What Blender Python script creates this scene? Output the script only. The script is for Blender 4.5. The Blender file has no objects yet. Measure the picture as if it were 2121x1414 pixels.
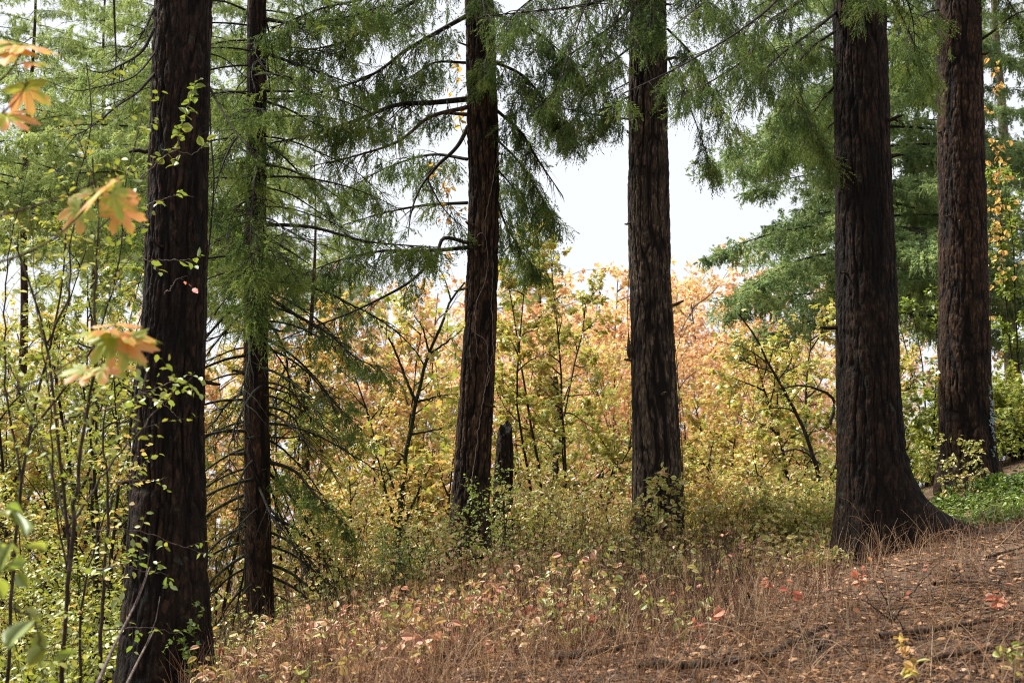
import bpy, math, random
import numpy as np
from math import radians as R, pi

sc = bpy.context.scene
# ------------------------------------------------------------------ camera
W, H, FOC = 2121, 1414, 50.0
F = W * FOC / 36.0
PITCH, CZ = R(6.5), 1.6
cd = bpy.data.cameras.new("camera"); cam = bpy.data.objects.new("camera", cd)
sc.collection.objects.link(cam); sc.camera = cam
cam.location = (0, 0, CZ); cam.rotation_euler = (R(90) + PITCH, 0, 0)
cd.lens = FOC; cd.sensor_width = 36; cd.clip_start = .05; cd.clip_end = 2000
cd.dof.use_dof = True; cd.dof.focus_distance = 13.5; cd.dof.aperture_fstop = 4.0
# ------------------------------------------------------------------ world, sun, exposure
SUN_EL, SUN_AZ = R(54), R(-66)          # azimuth from +Y, negative = left of the view
wd = bpy.data.worlds.new("World"); sc.world = wd; wd.use_nodes = True
nt = wd.node_tree; nt.nodes.clear()
wo = nt.nodes.new("ShaderNodeOutputWorld"); bg = nt.nodes.new("ShaderNodeBackground")
sky = nt.nodes.new("ShaderNodeTexSky"); sky.sky_type = 'NISHITA'; sky.sun_disc = False
sky.sun_elevation = SUN_EL; sky.sun_rotation = SUN_AZ; sky.air_density = 1.0; sky.dust_density = 6.0
mx = nt.nodes.new("ShaderNodeMix"); mx.data_type = 'RGBA'; mx.inputs[0].default_value = .90
mx.inputs[7].default_value = (5.6, 5.75, 6.0, 1)      # overcast cloud deck over the clear sky
nt.links.new(sky.outputs[0], mx.inputs[6]); nt.links.new(mx.outputs[2], bg.inputs[0])
bg.inputs[1].default_value = .064; nt.links.new(bg.outputs[0], wo.inputs[0])
sd = bpy.data.lights.new("sun", 'SUN'); sun = bpy.data.objects.new("sun", sd); sc.collection.objects.link(sun)
sd.energy = 3.7; sd.angle = R(16); sd.color = (1, .95, .86)
sun.rotation_euler = (R(90) - SUN_EL, 0, -SUN_AZ + pi)
sun.rotation_euler = (R(90) - SUN_EL, 0, pi - SUN_AZ)
sc.view_settings.view_transform = 'Standard'; sc.view_settings.look = 'None'; sc.view_settings.gamma = 1
sc.view_settings.exposure = 1.52
cy = sc.cycles
cy.max_bounces = 10; cy.diffuse_bounces = 7; cy.glossy_bounces = 2; cy.transmission_bounces = 8; cy.transparent_max_bounces = 4
cy.caustics_reflective = False; cy.caustics_refractive = False
cy.use_denoising = True; cy.denoising_prefilter = 'NONE'; cy.filter_width = 1.1

# ------------------------------------------------------------------ helpers
UPV = np.array([0, -math.sin(PITCH), math.cos(PITCH)]); FWD = np.array([0, math.cos(PITCH), math.sin(PITCH)])
def at(u, v, Y):
    """the point at distance Y in front of the camera that shows at photo pixel (u, v)"""
    d = FWD + np.array([1., 0, 0]) * ((u - W / 2) / F) + UPV * ((H / 2 - v) / F)
    t = Y / d[1]
    return np.array([0, 0, CZ]) + d * t
def pts(*uvY): return np.array([at(*p) for p in uvY])
def norm(a): return a / np.maximum(np.linalg.norm(a, axis=-1, keepdims=True), 1e-9)
def frac(a): return a - np.floor(a)
def vnoise(x, y, seed=0, px=None):
    ix, iy = np.floor(x), np.floor(y); fx, fy = x - ix, y - iy
    fx = fx * fx * (3 - 2 * fx); fy = fy * fy * (3 - 2 * fy)
    def h(i, j):
        if px: i = np.mod(i, px)
        return frac(np.sin(i * 127.1 + j * 311.7 + seed * 74.7) * 43758.5453)
    return (h(ix, iy) * (1 - fx) + h(ix + 1, iy) * fx) * (1 - fy) + (h(ix, iy + 1) * (1 - fx) + h(ix + 1, iy + 1) * fx) * fy
def resample(P, n, smooth=True):
    P = np.asarray(P, float)
    s = np.r_[0, np.cumsum(np.linalg.norm(np.diff(P, axis=0), axis=1))]
    t = np.linspace(0, s[-1], n)
    if smooth and len(P) > 2:      # catmull-rom on arc length
        m = np.gradient(P, s, axis=0)
        k = np.clip(np.searchsorted(s, t, 'right') - 1, 0, len(P) - 2)
        h = (s[k + 1] - s[k]); x = ((t - s[k]) / h)[:, None]; h = h[:, None]
        return (2*x**3 - 3*x**2 + 1) * P[k] + (x**3 - 2*x**2 + x) * h * m[k] + (-2*x**3 + 3*x**2) * P[k+1] + (x**3 - x**2) * h * m[k+1]
    return np.stack([np.interp(t, s, P[:, i]) for i in range(3)], 1)

class MB:
    def __init__(s): s.v = []; s.q = []; s.t = []; s.qm = []; s.tm = []; s.n = 0
    def add(s, v, f, mat=0):
        v = np.asarray(v, np.float32).reshape(-1, 3); f = np.asarray(f, np.int64)
        if f.shape[-1] == 4: s.q.append(f.reshape(-1, 4) + s.n); s.qm.append(np.full(f.size // 4, mat, np.int32))
        else: s.t.append(f.reshape(-1, 3) + s.n); s.tm.append(np.full(f.size // 3, mat, np.int32))
        s.v.append(v); s.n += len(v)
    def mesh(s, name, mats, smooth=True):
        me = bpy.data.meshes.new(name)
        V = np.concatenate(s.v)
        q = np.concatenate(s.q) if s.q else np.zeros((0, 4), np.int64)
        t = np.concatenate(s.t) if s.t else np.zeros((0, 3), np.int64)
        lv = np.r_[q.ravel(), t.ravel()].astype(np.int32)
        ls = np.r_[np.arange(len(q)) * 4, len(q) * 4 + np.arange(len(t)) * 3].astype(np.int32)
        me.vertices.add(len(V)); me.vertices.foreach_set('co', V.ravel())
        me.loops.add(len(lv)); me.loops.foreach_set('vertex_index', lv)
        me.polygons.add(len(ls)); me.polygons.foreach_set('loop_start', ls)
        mi = np.concatenate(s.qm + s.tm) if (s.qm or s.tm) else np.zeros(0, np.int32)
        me.polygons.foreach_set('material_index', mi)
        me.polygons.foreach_set('use_smooth', np.full(len(ls), smooth))
        for m in (mats if isinstance(mats, (list, tuple)) else [mats]): me.materials.append(m)
        me.update(calc_edges=True)
        return me

def tubes(mb, P, r, sides=4, mat=0, cap=False):
    """P (N,n,3) centre lines, r (N,n) radii"""
    P = np.asarray(P, float); r = np.asarray(r, float)
    if P.ndim == 2: P = P[None]; r = r[None]
    N, n, _ = P.shape
    T = norm(np.gradient(P, axis=1))
    vert = np.abs(T[..., 2].mean(1)) > .75
    ref = np.where(vert[:, None], [[1., 0, 0]], [[0., 0, 1.]])[:, None, :]
    A = norm(np.cross(T, ref)); B = np.cross(T, A)
    a = np.linspace(0, 2 * pi, sides, endpoint=False)
    V = P[:, :, None] + r[:, :, None, None] * (np.cos(a)[:, None] * A[:, :, None] + np.sin(a)[:, None] * B[:, :, None])
    base = (np.arange(N) * n * sides)[:, None, None]; i = (np.arange(n - 1) * sides)[None, :, None]; k = np.arange(sides)[None, None]; k2 = (k + 1) % sides
    f = np.stack([base + i + k, base + i + k2, base + i + sides + k2, base + i + sides + k], -1)
    mb.add(V, f, mat)

col = sc.collection
def tag(o, label=None, cat=None, group=None, kind=None):
    for k, x in (('label', label), ('category', cat), ('group', group), ('kind', kind)):
        if x: o[k] = x
    return o
def ob(name, me, parent=None, loc=None):
    o = bpy.data.objects.new(name, me); col.objects.link(o)
    if parent is not None: o.parent = parent
    if loc is not None: o.location = loc
    return o
def thing(name, label, cat, loc, group=None):
    o = bpy.data.objects.new(name, None); col.objects.link(o); o.location = loc; o.empty_display_size = .2
    return tag(o, label, cat, group)

# ------------------------------------------------------------------ materials
def newmat(name):
    m = bpy.data.materials.new(name); m.use_nodes = True; t = m.node_tree; t.nodes.clear()
    return m, t, (lambda k, **kw: _n(t, k, **kw)), (lambda a, b: t.links.new(a, b))
def _n(t, k, **kw):
    n = t.nodes.new(k)
    for a, x in kw.items(): setattr(n, a, x)
    return n
def ramp(t, cols, interp='LINEAR'):
    n = t.nodes.new("ShaderNodeValToRGB"); cr = n.color_ramp; cr.interpolation = interp
    while len(cr.elements) < len(cols): cr.elements.new(.5)
    for e, (p, c) in zip(cr.elements, cols): e.position = p; e.color = (*c, 1)
    return n
def leaf_mat(name, cols, transl=.42, gloss=.06, nscale=.6, rnd=.55, rough=.5, vein=None):
    m, t, N, L = newmat(name)
    geo = N("ShaderNodeNewGeometry"); no = N("ShaderNodeTexNoise"); no.inputs['Scale'].default_value = nscale; no.inputs['Detail'].default_value = 3
    L(geo.outputs['Position'], no.inputs['Vector'])
    st = N("ShaderNodeMapRange"); st.inputs[1].default_value = .32; st.inputs[2].default_value = .68; L(no.outputs[0], st.inputs[0])
    mix = N("ShaderNodeMix"); mix.inputs[0].default_value = rnd; L(st.outputs[0], mix.inputs[2]); L(geo.outputs['Random Per Island'], mix.inputs[3])
    fac = mix.outputs[0]
    if vein:       # blotches inside one blade: turning leaves
        n2 = N("ShaderNodeTexNoise"); n2.inputs['Scale'].default_value = vein; n2.inputs['Detail'].default_value = 4
        L(geo.outputs['Position'], n2.inputs['Vector'])
        s2 = N("ShaderNodeMapRange"); s2.inputs[1].default_value = .35; s2.inputs[2].default_value = .65; L(n2.outputs[0], s2.inputs[0])
        m2 = N("ShaderNodeMix"); m2.inputs[0].default_value = .5; L(fac, m2.inputs[2]); L(s2.outputs[0], m2.inputs[3]); fac = m2.outputs[0]
    rp = ramp(t, cols); L(fac, rp.inputs[0])
    d = N("ShaderNodeBsdfDiffuse"); tr = N("ShaderNodeBsdfTranslucent"); g = N("ShaderNodeBsdfGlossy"); g.inputs['Roughness'].default_value = rough
    g.inputs['Color'].default_value = (.9, .95, 1, 1)
    L(rp.outputs[0], d.inputs[0]); L(rp.outputs[0], tr.inputs[0])
    a = N("ShaderNodeMixShader"); a.inputs[0].default_value = transl; L(d.outputs[0], a.inputs[1]); L(tr.outputs[0], a.inputs[2])
    b = N("ShaderNodeMixShader"); b.inputs[0].default_value = gloss; L(a.outputs[0], b.inputs[1]); L(g.outputs[0], b.inputs[2])
    o = N("ShaderNodeOutputMaterial"); L(b.outputs[0], o.inputs[0])
    return m
def bark_mat(name, dark, mid, light, lichen=0.0, scale=26, rough=.82, spec=.18, lichen_col=(.16, .17, .13), furrow=False):
    m, t, N, L = newmat(name)
    tc = N("ShaderNodeTexCoord"); mp = N("ShaderNodeMapping"); mp.inputs['Scale'].default_value = (1, 1, .22); L(tc.outputs['Object'], mp.inputs[0])
    n1 = N("ShaderNodeTexNoise"); n1.inputs['Scale'].default_value = scale * 1.6; n1.inputs['Detail'].default_value = 7; n1.inputs['Roughness'].default_value = .7; n1.inputs['Distortion'].default_value = .5
    L(mp.outputs[0], n1.inputs['Vector'])
    n2 = N("ShaderNodeTexNoise"); n2.inputs['Scale'].default_value = 3.2; n2.inputs['Detail'].default_value = 6; n2.inputs['Roughness'].default_value = .65; L(tc.outputs['Object'], n2.inputs['Vector'])
    mx = N("ShaderNodeMix"); mx.inputs[0].default_value = .35; L(n1.outputs[0], mx.inputs[2]); L(n2.outputs[0], mx.inputs[3])
    rp = ramp(t, [(.36, dark), (.5, mid), (.64, light)]); L(mx.outputs[0], rp.inputs[0]); cout = rp.outputs[0]
    # flakes: small pale or rusty scales
    vo = N("ShaderNodeTexVoronoi"); vo.inputs['Scale'].default_value = 42; mp2 = N("ShaderNodeMapping"); mp2.inputs['Scale'].default_value = (1, 1, .4); L(tc.outputs['Object'], mp2.inputs[0]); L(mp2.outputs[0], vo.inputs['Vector'])
    sp = N("ShaderNodeSeparateColor"); L(vo.outputs['Color'], sp.inputs[0]); fm = N("ShaderNodeMapRange"); fm.inputs[1].default_value = .86; fm.inputs[2].default_value = .9; L(sp.outputs[0], fm.inputs[0])
    fk = N("ShaderNodeMix"); fk.data_type = 'RGBA'; fs = N("ShaderNodeMath", operation='MULTIPLY'); fs.inputs[1].default_value = .55; L(fm.outputs[0], fs.inputs[0]); L(fs.outputs[0], fk.inputs[0]); L(cout, fk.inputs[6]); fk.inputs[7].default_value = (*[min(1, 1.5 * c) for c in light], 1); cout = fk.outputs[2]
    if lichen:
        n3 = N("ShaderNodeTexNoise"); n3.inputs['Scale'].default_value = 5.5; n3.inputs['Detail'].default_value = 8; n3.inputs['Roughness'].default_value = .75; L(tc.outputs['Object'], n3.inputs['Vector'])
        s = N("ShaderNodeMapRange"); s.inputs[1].default_value = .62 - .1 * lichen; s.inputs[2].default_value = .70 - .08 * lichen; L(n3.outputs[0], s.inputs[0])
        mm = N("ShaderNodeMix"); mm.data_type = 'RGBA'; L(s.outputs[0], mm.inputs[0]); L(cout, mm.inputs[6]); mm.inputs[7].default_value = (*lichen_col, 1); cout = mm.outputs[2]
    if furrow:     # fissures get darker inner bark plus their shade, painted into the colour
        af = N("ShaderNodeAttribute"); af.attribute_name = 'furrow'; mr = N("ShaderNodeMapRange"); mr.inputs[1].default_value = .25; mr.inputs[2].default_value = .85; L(af.outputs['Fac'], mr.inputs[0])
        mf = N("ShaderNodeMix"); mf.data_type = 'RGBA'; L(mr.outputs[0], mf.inputs[0]); L(cout, mf.inputs[6]); mf.inputs[7].default_value = (*dark, 1); cout = mf.outputs[2]
    n4 = N("ShaderNodeTexNoise"); n4.inputs['Scale'].default_value = 90; n4.inputs['Detail'].default_value = 5; L(mp2.outputs[0], n4.inputs['Vector'])
    ad = N("ShaderNodeMath", operation='ADD'); L(n1.outputs[0], ad.inputs[0]); L(n4.outputs[0], ad.inputs[1])
    bp = N("ShaderNodeBump"); bp.inputs['Strength'].default_value = 1.; bp.inputs['Distance'].default_value = .015; L(ad.outputs[0], bp.inputs['Height'])
    p = N("ShaderNodeBsdfPrincipled"); p.inputs['Roughness'].default_value = rough; p.inputs['Specular IOR Level'].default_value = spec
    L(cout, p.inputs['Base Color']); L(bp.outputs[0], p.inputs['Normal'])
    o = N("ShaderNodeOutputMaterial"); L(p.outputs[0], o.inputs[0])
    return m
M = {}
M['bark_dark'] = bark_mat('bark_dark', (.0035, .002, .0012), (.011, .006, .0034), (.04, .0215, .0115), lichen=.3, lichen_col=(.048, .052, .036), furrow=True)
M['bark_red'] = bark_mat('bark_red', (.005, .0025, .0014), (.024, .011, .0052), (.072, .040, .022), lichen=.12, lichen_col=(.05, .05, .035), furrow=True)
M['bark_brown'] = bark_mat('bark_brown', (.006, .0033, .002), (.034, .018, .0095), (.10, .058, .031), lichen=.1, lichen_col=(.07, .07, .05), furrow=True)
M['bark_grey'] = bark_mat('bark_grey', (.008, .005, .0035), (.044, .030, .020), (.135, .097, .066), lichen=.25, lichen_col=(.12, .12, .085), furrow=True)
M['bark_pale'] = bark_mat('bark_pale', (.05, .035, .028), (.11, .075, .058), (.22, .16, .13), lichen=.2)
M['limb'] = bark_mat('limb_bark', (.008, .006, .005), (.018, .014, .011), (.05, .042, .030), lichen=.3, lichen_col=(.07, .085, .03))
M['limb_brown'] = bark_mat('limb_brown_bark', (.02, .013, .01), (.06, .038, .026), (.12, .08, .06), lichen=.2, lichen_col=(.08, .09, .04))
M['moss'] = bark_mat('mossy_bark', (.008, .008, .005), (.018, .020, .010), (.05, .055, .024), lichen=.4, lichen_col=(.05, .065, .022))
M['stem'] = bark_mat('stem_bark', (.015, .010, .008), (.04, .028, .020), (.09, .07, .05))
M['grey_twig'] = bark_mat('grey_twig_bark', (.06, .045, .038), (.12, .09, .075), (.2, .16, .14))
G = lambda *c: tuple(c)
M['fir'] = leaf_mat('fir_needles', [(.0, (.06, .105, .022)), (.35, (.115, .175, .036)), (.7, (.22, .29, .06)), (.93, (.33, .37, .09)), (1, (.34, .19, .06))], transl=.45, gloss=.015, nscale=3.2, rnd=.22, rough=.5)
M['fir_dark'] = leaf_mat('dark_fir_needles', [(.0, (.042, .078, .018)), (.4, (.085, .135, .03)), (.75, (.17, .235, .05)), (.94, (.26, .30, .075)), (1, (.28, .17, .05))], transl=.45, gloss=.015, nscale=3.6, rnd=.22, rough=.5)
M['spruce'] = leaf_mat('spruce_needles', [(.0, (.07, .12, .042)), (.4, (.17, .25, .085)), (.78, (.34, .43, .16)), (1, (.46, .51, .19))], transl=.48, gloss=.02, nscale=2.4, rnd=.2, rough=.5)
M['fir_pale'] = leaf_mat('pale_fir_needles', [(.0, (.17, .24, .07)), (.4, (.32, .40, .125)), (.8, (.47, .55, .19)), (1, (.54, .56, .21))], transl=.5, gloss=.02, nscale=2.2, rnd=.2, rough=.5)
YG = [(.0, (.17, .23, .03)), (.25, (.32, .36, .05)), (.5, (.50, .48, .09)), (.68, (.62, .50, .12)), (.85, (.62, .36, .10)), (1, (.58, .30, .15))]
M['yellowgreen'] = leaf_mat('yellow_green_leaves', YG, gloss=.07, rnd=.6)
M['green_leaf'] = leaf_mat('green_leaves', [(.0, (.12, .17, .022)), (.4, (.25, .30, .035)), (.75, (.42, .41, .055)), (1, (.58, .42, .07))], gloss=.06)
M['yellow'] = leaf_mat('yellow_leaves', [(.0, (.30, .32, .05)), (.3, (.50, .46, .09)), (.55, (.64, .47, .12)), (.8, (.64, .34, .10)), (1, (.56, .26, .14))], gloss=.07, rnd=.6)
M['orange'] = leaf_mat('orange_leaves', [(.0, (.52, .54, .16)), (.2, (.72, .60, .24)), (.45, (.80, .54, .27)), (.68, (.76, .43, .22)), (.9, (.60, .31, .17)), (1, (.24, .13, .08))], transl=.5, gloss=.05, nscale=.5, rnd=.6)
M['peach'] = leaf_mat('peach_leaves', [(.0, (.48, .52, .14)), (.25, (.72, .60, .24)), (.55, (.80, .54, .32)), (.85, (.70, .42, .27)), (1, (.26, .14, .09))], transl=.5, gloss=.05, nscale=.5, rnd=.6)
M['gold'] = leaf_mat('gold_leaves', [(.0, (.42, .46, .10)), (.4, (.60, .56, .12)), (.75, (.74, .54, .16)), (1, (.72, .42, .18))], transl=.5, gloss=.05, nscale=.35)
M['amber'] = leaf_mat('amber_leaves', [(.0, (.72, .60, .16)), (.5, (.78, .50, .13)), (1, (.74, .34, .09))], transl=.5)
M['salmon'] = leaf_mat('salmon_leaves', [(.0, (.62, .34, .12)), (.4, (.66, .26, .14)), (1, (.62, .16, .10))], transl=.45)
M['brown_key'] = leaf_mat('maple_keys', [(.0, (.12, .035, .015)), (1, (.26, .09, .03))], transl=.25)
M['foremaple'] = leaf_mat('big_maple_leaves', [(.0, (.24, .33, .03)), (.36, (.38, .41, .05)), (.48, (.70, .40, .09)), (.68, (.70, .31, .13)), (1, (.72, .42, .32))], transl=.5, gloss=.03, nscale=1.6, rnd=.5, vein=14)
M['lime'] = leaf_mat('lime_leaves', [(.0, (.15, .23, .025)), (.6, (.27, .34, .04)), (1, (.42, .42, .06))], transl=.5, gloss=.08)
M['groundcover'] = leaf_mat('groundcover_leaves', [(.0, (.08, .15, .015)), (.6, (.17, .25, .025)), (.9, (.30, .36, .04)), (1, (.5, .3, .08))], gloss=.06)
M['litter'] = leaf_mat('litter_leaves', [(.0, (.06, .030, .016)), (.35, (.18, .090, .045)), (.62, (.34, .18, .09)), (.85, (.56, .32, .17)), (1, (.74, .56, .42))], transl=.2, gloss=.03, rnd=.8)
M['drygrass'] = leaf_mat('dry_stems', [(.0, (.07, .028, .013)), (.45, (.22, .098, .042)), (.8, (.40, .21, .09)), (1, (.56, .38, .2))], transl=.15, gloss=.04, rnd=.75)
M['weedleaf'] = leaf_mat('weed_leaves', [(.0, (.20, .26, .04)), (.3, (.42, .43, .09)), (.58, (.60, .50, .15)), (.78, (.64, .40, .17)), (.92, (.62, .33, .20)), (1, (.62, .25, .16))], gloss=.08, rnd=.65, nscale=.8)
M['peachleaf'] = leaf_mat('peach_weed_leaves', [(.0, (.24, .2, .04)), (.25, (.5, .36, .09)), (.5, (.60, .36, .16)), (.8, (.62, .30, .18)), (1, (.60, .22, .15))], gloss=.07, rnd=.7)
def ground_mat():
    m, t, N, L = newmat('forest_floor')
    tc = N("ShaderNodeTexCoord"); n1 = N("ShaderNodeTexNoise"); n1.inputs['Scale'].default_value = 1.1; n1.inputs['Detail'].default_value = 8; n1.inputs['Roughness'].default_value = .7
    n2 = N("ShaderNodeTexNoise"); n2.inputs['Scale'].default_value = 22; n2.inputs['Detail'].default_value = 6; n2.inputs['Roughness'].default_value = .75
    L(tc.outputs['Object'], n1.inputs['Vector']); L(tc.outputs['Object'], n2.inputs['Vector'])
    mx = N("ShaderNodeMix"); mx.inputs[0].default_value = .6; L(n1.outputs[0], mx.inputs[2]); L(n2.outputs[0], mx.inputs[3])
    rp = ramp(t, [(.34, (.03, .016, .009)), (.47, (.085, .046, .024)), (.58, (.18, .105, .055)), (.72, (.32, .22, .12))]); L(mx.outputs[0], rp.inputs[0])
    bp = N("ShaderNodeBump"); bp.inputs['Strength'].default_value = 1; bp.inputs['Distance'].default_value = .03; L(n2.outputs[0], bp.inputs['Height'])
    p = N("ShaderNodeBsdfPrincipled"); p.inputs['Roughness'].default_value = .85; L(rp.outputs[0], p.inputs['Base Color']); L(bp.outputs[0], p.inputs['Normal'])
    o = N("ShaderNodeOutputMaterial"); L(p.outputs[0], o.inputs[0]); return m
M['floor'] = ground_mat()

# ------------------------------------------------------------------ ground
ctrl = [at(340, 1452, 10), at(535, 1345, 14), at(965, 1190, 15), at(1362, 1172, 15), at(1800, 1160, 12.5), at(1950, 1110, 12.6), at(2000, 1006, 18),
        at(2121, 1414, 6.5), at(1060, 1425, 7), at(1600, 1425, 6.7), at(2121, 1090, 15),
        (0, 0, .35), (-3, 3, 0), (3, 2, .9), (-7, 8, -.6), (-6, 15, -.7), (-7, 22, -2.2), (-2.5, 20, -.6), (0, 21, .2), (3, 19, .95), (2, 26, -.6), (7, 24, 1.9), (12, 22, 3.2), (11, 12, 3.0), (8, 7, 2.2),
        (9, 32, 1.2), (0, 33, -3.5), (-9, 32, -5), (4, 42, -5), (-10, 46, -7.5), (16, 40, -1), (0, 55, -8), (20, 55, -5), (-22, 30, -7), (26, 25, 4.5), (24, 5, 5.0), (-16, 4, -2.5), (0, -8, .2)]
ctrl = np.array(ctrl, float)
def _tps():
    X = ctrl[:, :2]; n = len(X)
    r = np.linalg.norm(X[:, None] - X[None], axis=-1)
    K = np.where(r > 0, r * r * np.log(np.maximum(r, 1e-9)), 0) + np.eye(n) * .02
    Pm = np.c_[np.ones(n), X]; A = np.zeros((n + 3, n + 3)); A[:n, :n] = K; A[:n, n:] = Pm; A[n:, :n] = Pm.T
    return np.linalg.solve(A, np.r_[ctrl[:, 2], 0, 0, 0])
TW = _tps()
def ground(x, y):
    x = np.asarray(x, float); y = np.asarray(y, float); sh = x.shape; x = x.ravel(); y = y.ravel()
    xc = np.clip(x, -26, 30); yc = np.clip(y, -10, 58)
    r = np.hypot(xc[:, None] - ctrl[:, 0], yc[:, None] - ctrl[:, 1])
    z = (np.where(r > 0, r * r * np.log(np.maximum(r, 1e-9)), 0) * TW[:-3]).sum(1) + TW[-3] + TW[-2] * xc + TW[-1] * yc
    off = np.hypot(x - xc, y - yc); k = np.clip(off / 60, 0, 1); z = z * (1 - k) + k * -8.5
    z = z + .06 * (vnoise(x * 1.3, y * 1.3, 3) - .5) + .025 * (vnoise(x * 4, y * 4, 5) - .5)
    return z.reshape(sh)
def gz(x, y): return float(ground(np.array([x]), np.array([y]))[0])
def build_ground():
    a = np.linspace(-1, 1, 301); ax = 14 * a + 170 * np.abs(a) ** 5 * a
    b = np.linspace(0, 1, 281); by = -12 + 46 * b + 190 * b ** 6
    X, Y = np.meshgrid(ax, by); Z = ground(X, Y)
    n, m = X.shape; i = np.arange(n - 1)[:, None] * m; j = np.arange(m - 1)[None]
    mb = MB(); mb.add(np.stack([X, Y, Z], -1), np.stack([i + j, i + j + 1, i + m + j + 1, i + m + j], -1))
    tag(ob('ground', mb.mesh('ground', M['floor'])), kind='structure', label='brown forest floor sloping up to one side')
build_ground()

# ------------------------------------------------------------------ trunks
def trunk_mesh(prof, Y, name, mat, seed, ztop, amp=.014, na=240, flare=.35, roots=(), lat=12, knots=0, origin=None, lean=None, snag=False):
    prof = sorted(prof, key=lambda p: -p[0])         # bottom first (v large)
    z = np.array([at(0, v, Y)[2] for v, a, b in prof])
    L = np.array([at(a, v, Y)[0] for v, a, b in prof]); Rr = np.array([at(b, v, Y)[0] for v, a, b in prof])
    cx = (L + Rr) / 2; rad = (Rr - L) / 2
    zb = gz(cx[0], Y)
    sl = (cx[-1] - cx[-3]) / (z[-1] - z[-3]); st = (rad[-1] - rad[-3]) / (z[-1] - z[-3])
    if ztop > z[-1]:
        zz = ztop; z = np.r_[z, zz]; cx = np.r_[cx, cx[-1] + sl * (zz - z[-2])]; rad = np.r_[rad, max(rad[-1] * .45, rad[-1] + st * (zz - z[-2]))]
    vis = at(0, -60, Y)[2]
    zs = np.arange(zb - .35, min(vis, ztop), .019)
    if ztop > vis: zs = np.r_[zs, np.arange(vis, ztop, .15)]
    c = np.interp(zs, z, cx); r = np.interp(zs, z, rad)
    k = np.ones(15) / 15; c = np.convolve(np.pad(c, 7, 'edge'), k, 'valid'); r = np.convolve(np.pad(r, 7, 'edge'), k, 'valid')
    th = np.linspace(0, 2 * pi, na, endpoint=False)
    T, Z = np.meshgrid(th, zs); Rm = np.repeat(r[:, None], na, 1)
    h = np.maximum(Z - zb, 0)
    lob = vnoise(T / (2 * pi) * 7, Z * .3, seed, 7)
    Rm = Rm * (1 + flare * np.exp(-h / .35) * (.3 + lob))
    for (t0, ext, hh, pw) in roots:
        d = np.cos(T - t0); Rm = Rm + np.minimum(ext * np.exp(-h / hh), 1.05) * np.clip(d, 0, 1) ** pw
    # bark: plates between deep interlacing fissures, drawn out along the trunk
    u = T / (2 * pi)
    wv = vnoise(u * 9, Z * 1.6, seed + 9, 9) - .5; w2 = vnoise(u * 24, Z * 9, seed + 19, 24) - .5
    def crack(k, fz, sd_, w, pw): return (1 - np.abs(2 * vnoise(u * k + wv * w * .45 + w2 * .35, Z * fz + wv * .3, sd_, k) - 1)) ** pw
    c1 = np.clip(crack(lat, 1.3, seed, 1.6, 6) + .7 * crack(int(lat * 1.7), 3.4, seed + 1, 1.8, 7), 0, 1.2)
    c2 = crack(lat * 4, 9., seed + 2, 2., 3)
    pl = vnoise(u * lat * 2, Z * 5, seed + 6, lat * 2) - .5; fl = vnoise(u * lat * 6, Z * 26, seed + 3, lat * 6) - .5
    big = vnoise(u * 4, Z * .9, seed + 5, 4) - .5
    crk = np.clip(c1 + .45 * c2 - .2 * fl, 0, 1)
    Rm = Rm + amp * (-1.7 * c1 - .9 * c2 + .7 * pl + .9 * fl) + amp * .9 * big + amp * .8
    if snag:
        top = ztop - .35 * vnoise(u * 6, Z * 0, seed + 4, 6)
        Z = np.minimum(Z, top); 
    X = c[:, None] + Rm * np.cos(T); Yy = Y + Rm * np.sin(T)
    og = np.array([c[np.searchsorted(zs, zb)], Y, zb])
    V = np.stack([X, Yy, Z], -1) - og
    n, m = X.shape; i = np.arange(n - 1)[:, None] * m; j = np.arange(m)[None]; j2 = (j + 1) % m
    mb = MB(); mb.add(V, np.stack([i + j, i + j2, i + m + j2, i + m + j], -1))
    # top cap
    top = V[-1]; cc = top.mean(0); jj = np.arange(m)
    mb.add(np.vstack([top, cc]), np.stack([jj, (jj + 1) % m, np.full(m, m)], -1))
    me = mb.mesh(name, M[mat])
    at_ = me.attributes.new('furrow', 'FLOAT', 'POINT'); at_.data.foreach_set('value', np.r_[crk.ravel(), np.ones(m + 1)].astype(np.float32))
    axis = lambda zq: np.array([np.interp(zq, zs, c), Y, zq]); rr = lambda zq: np.interp(zq, zs, r)
    return me, og, axis, rr

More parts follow.
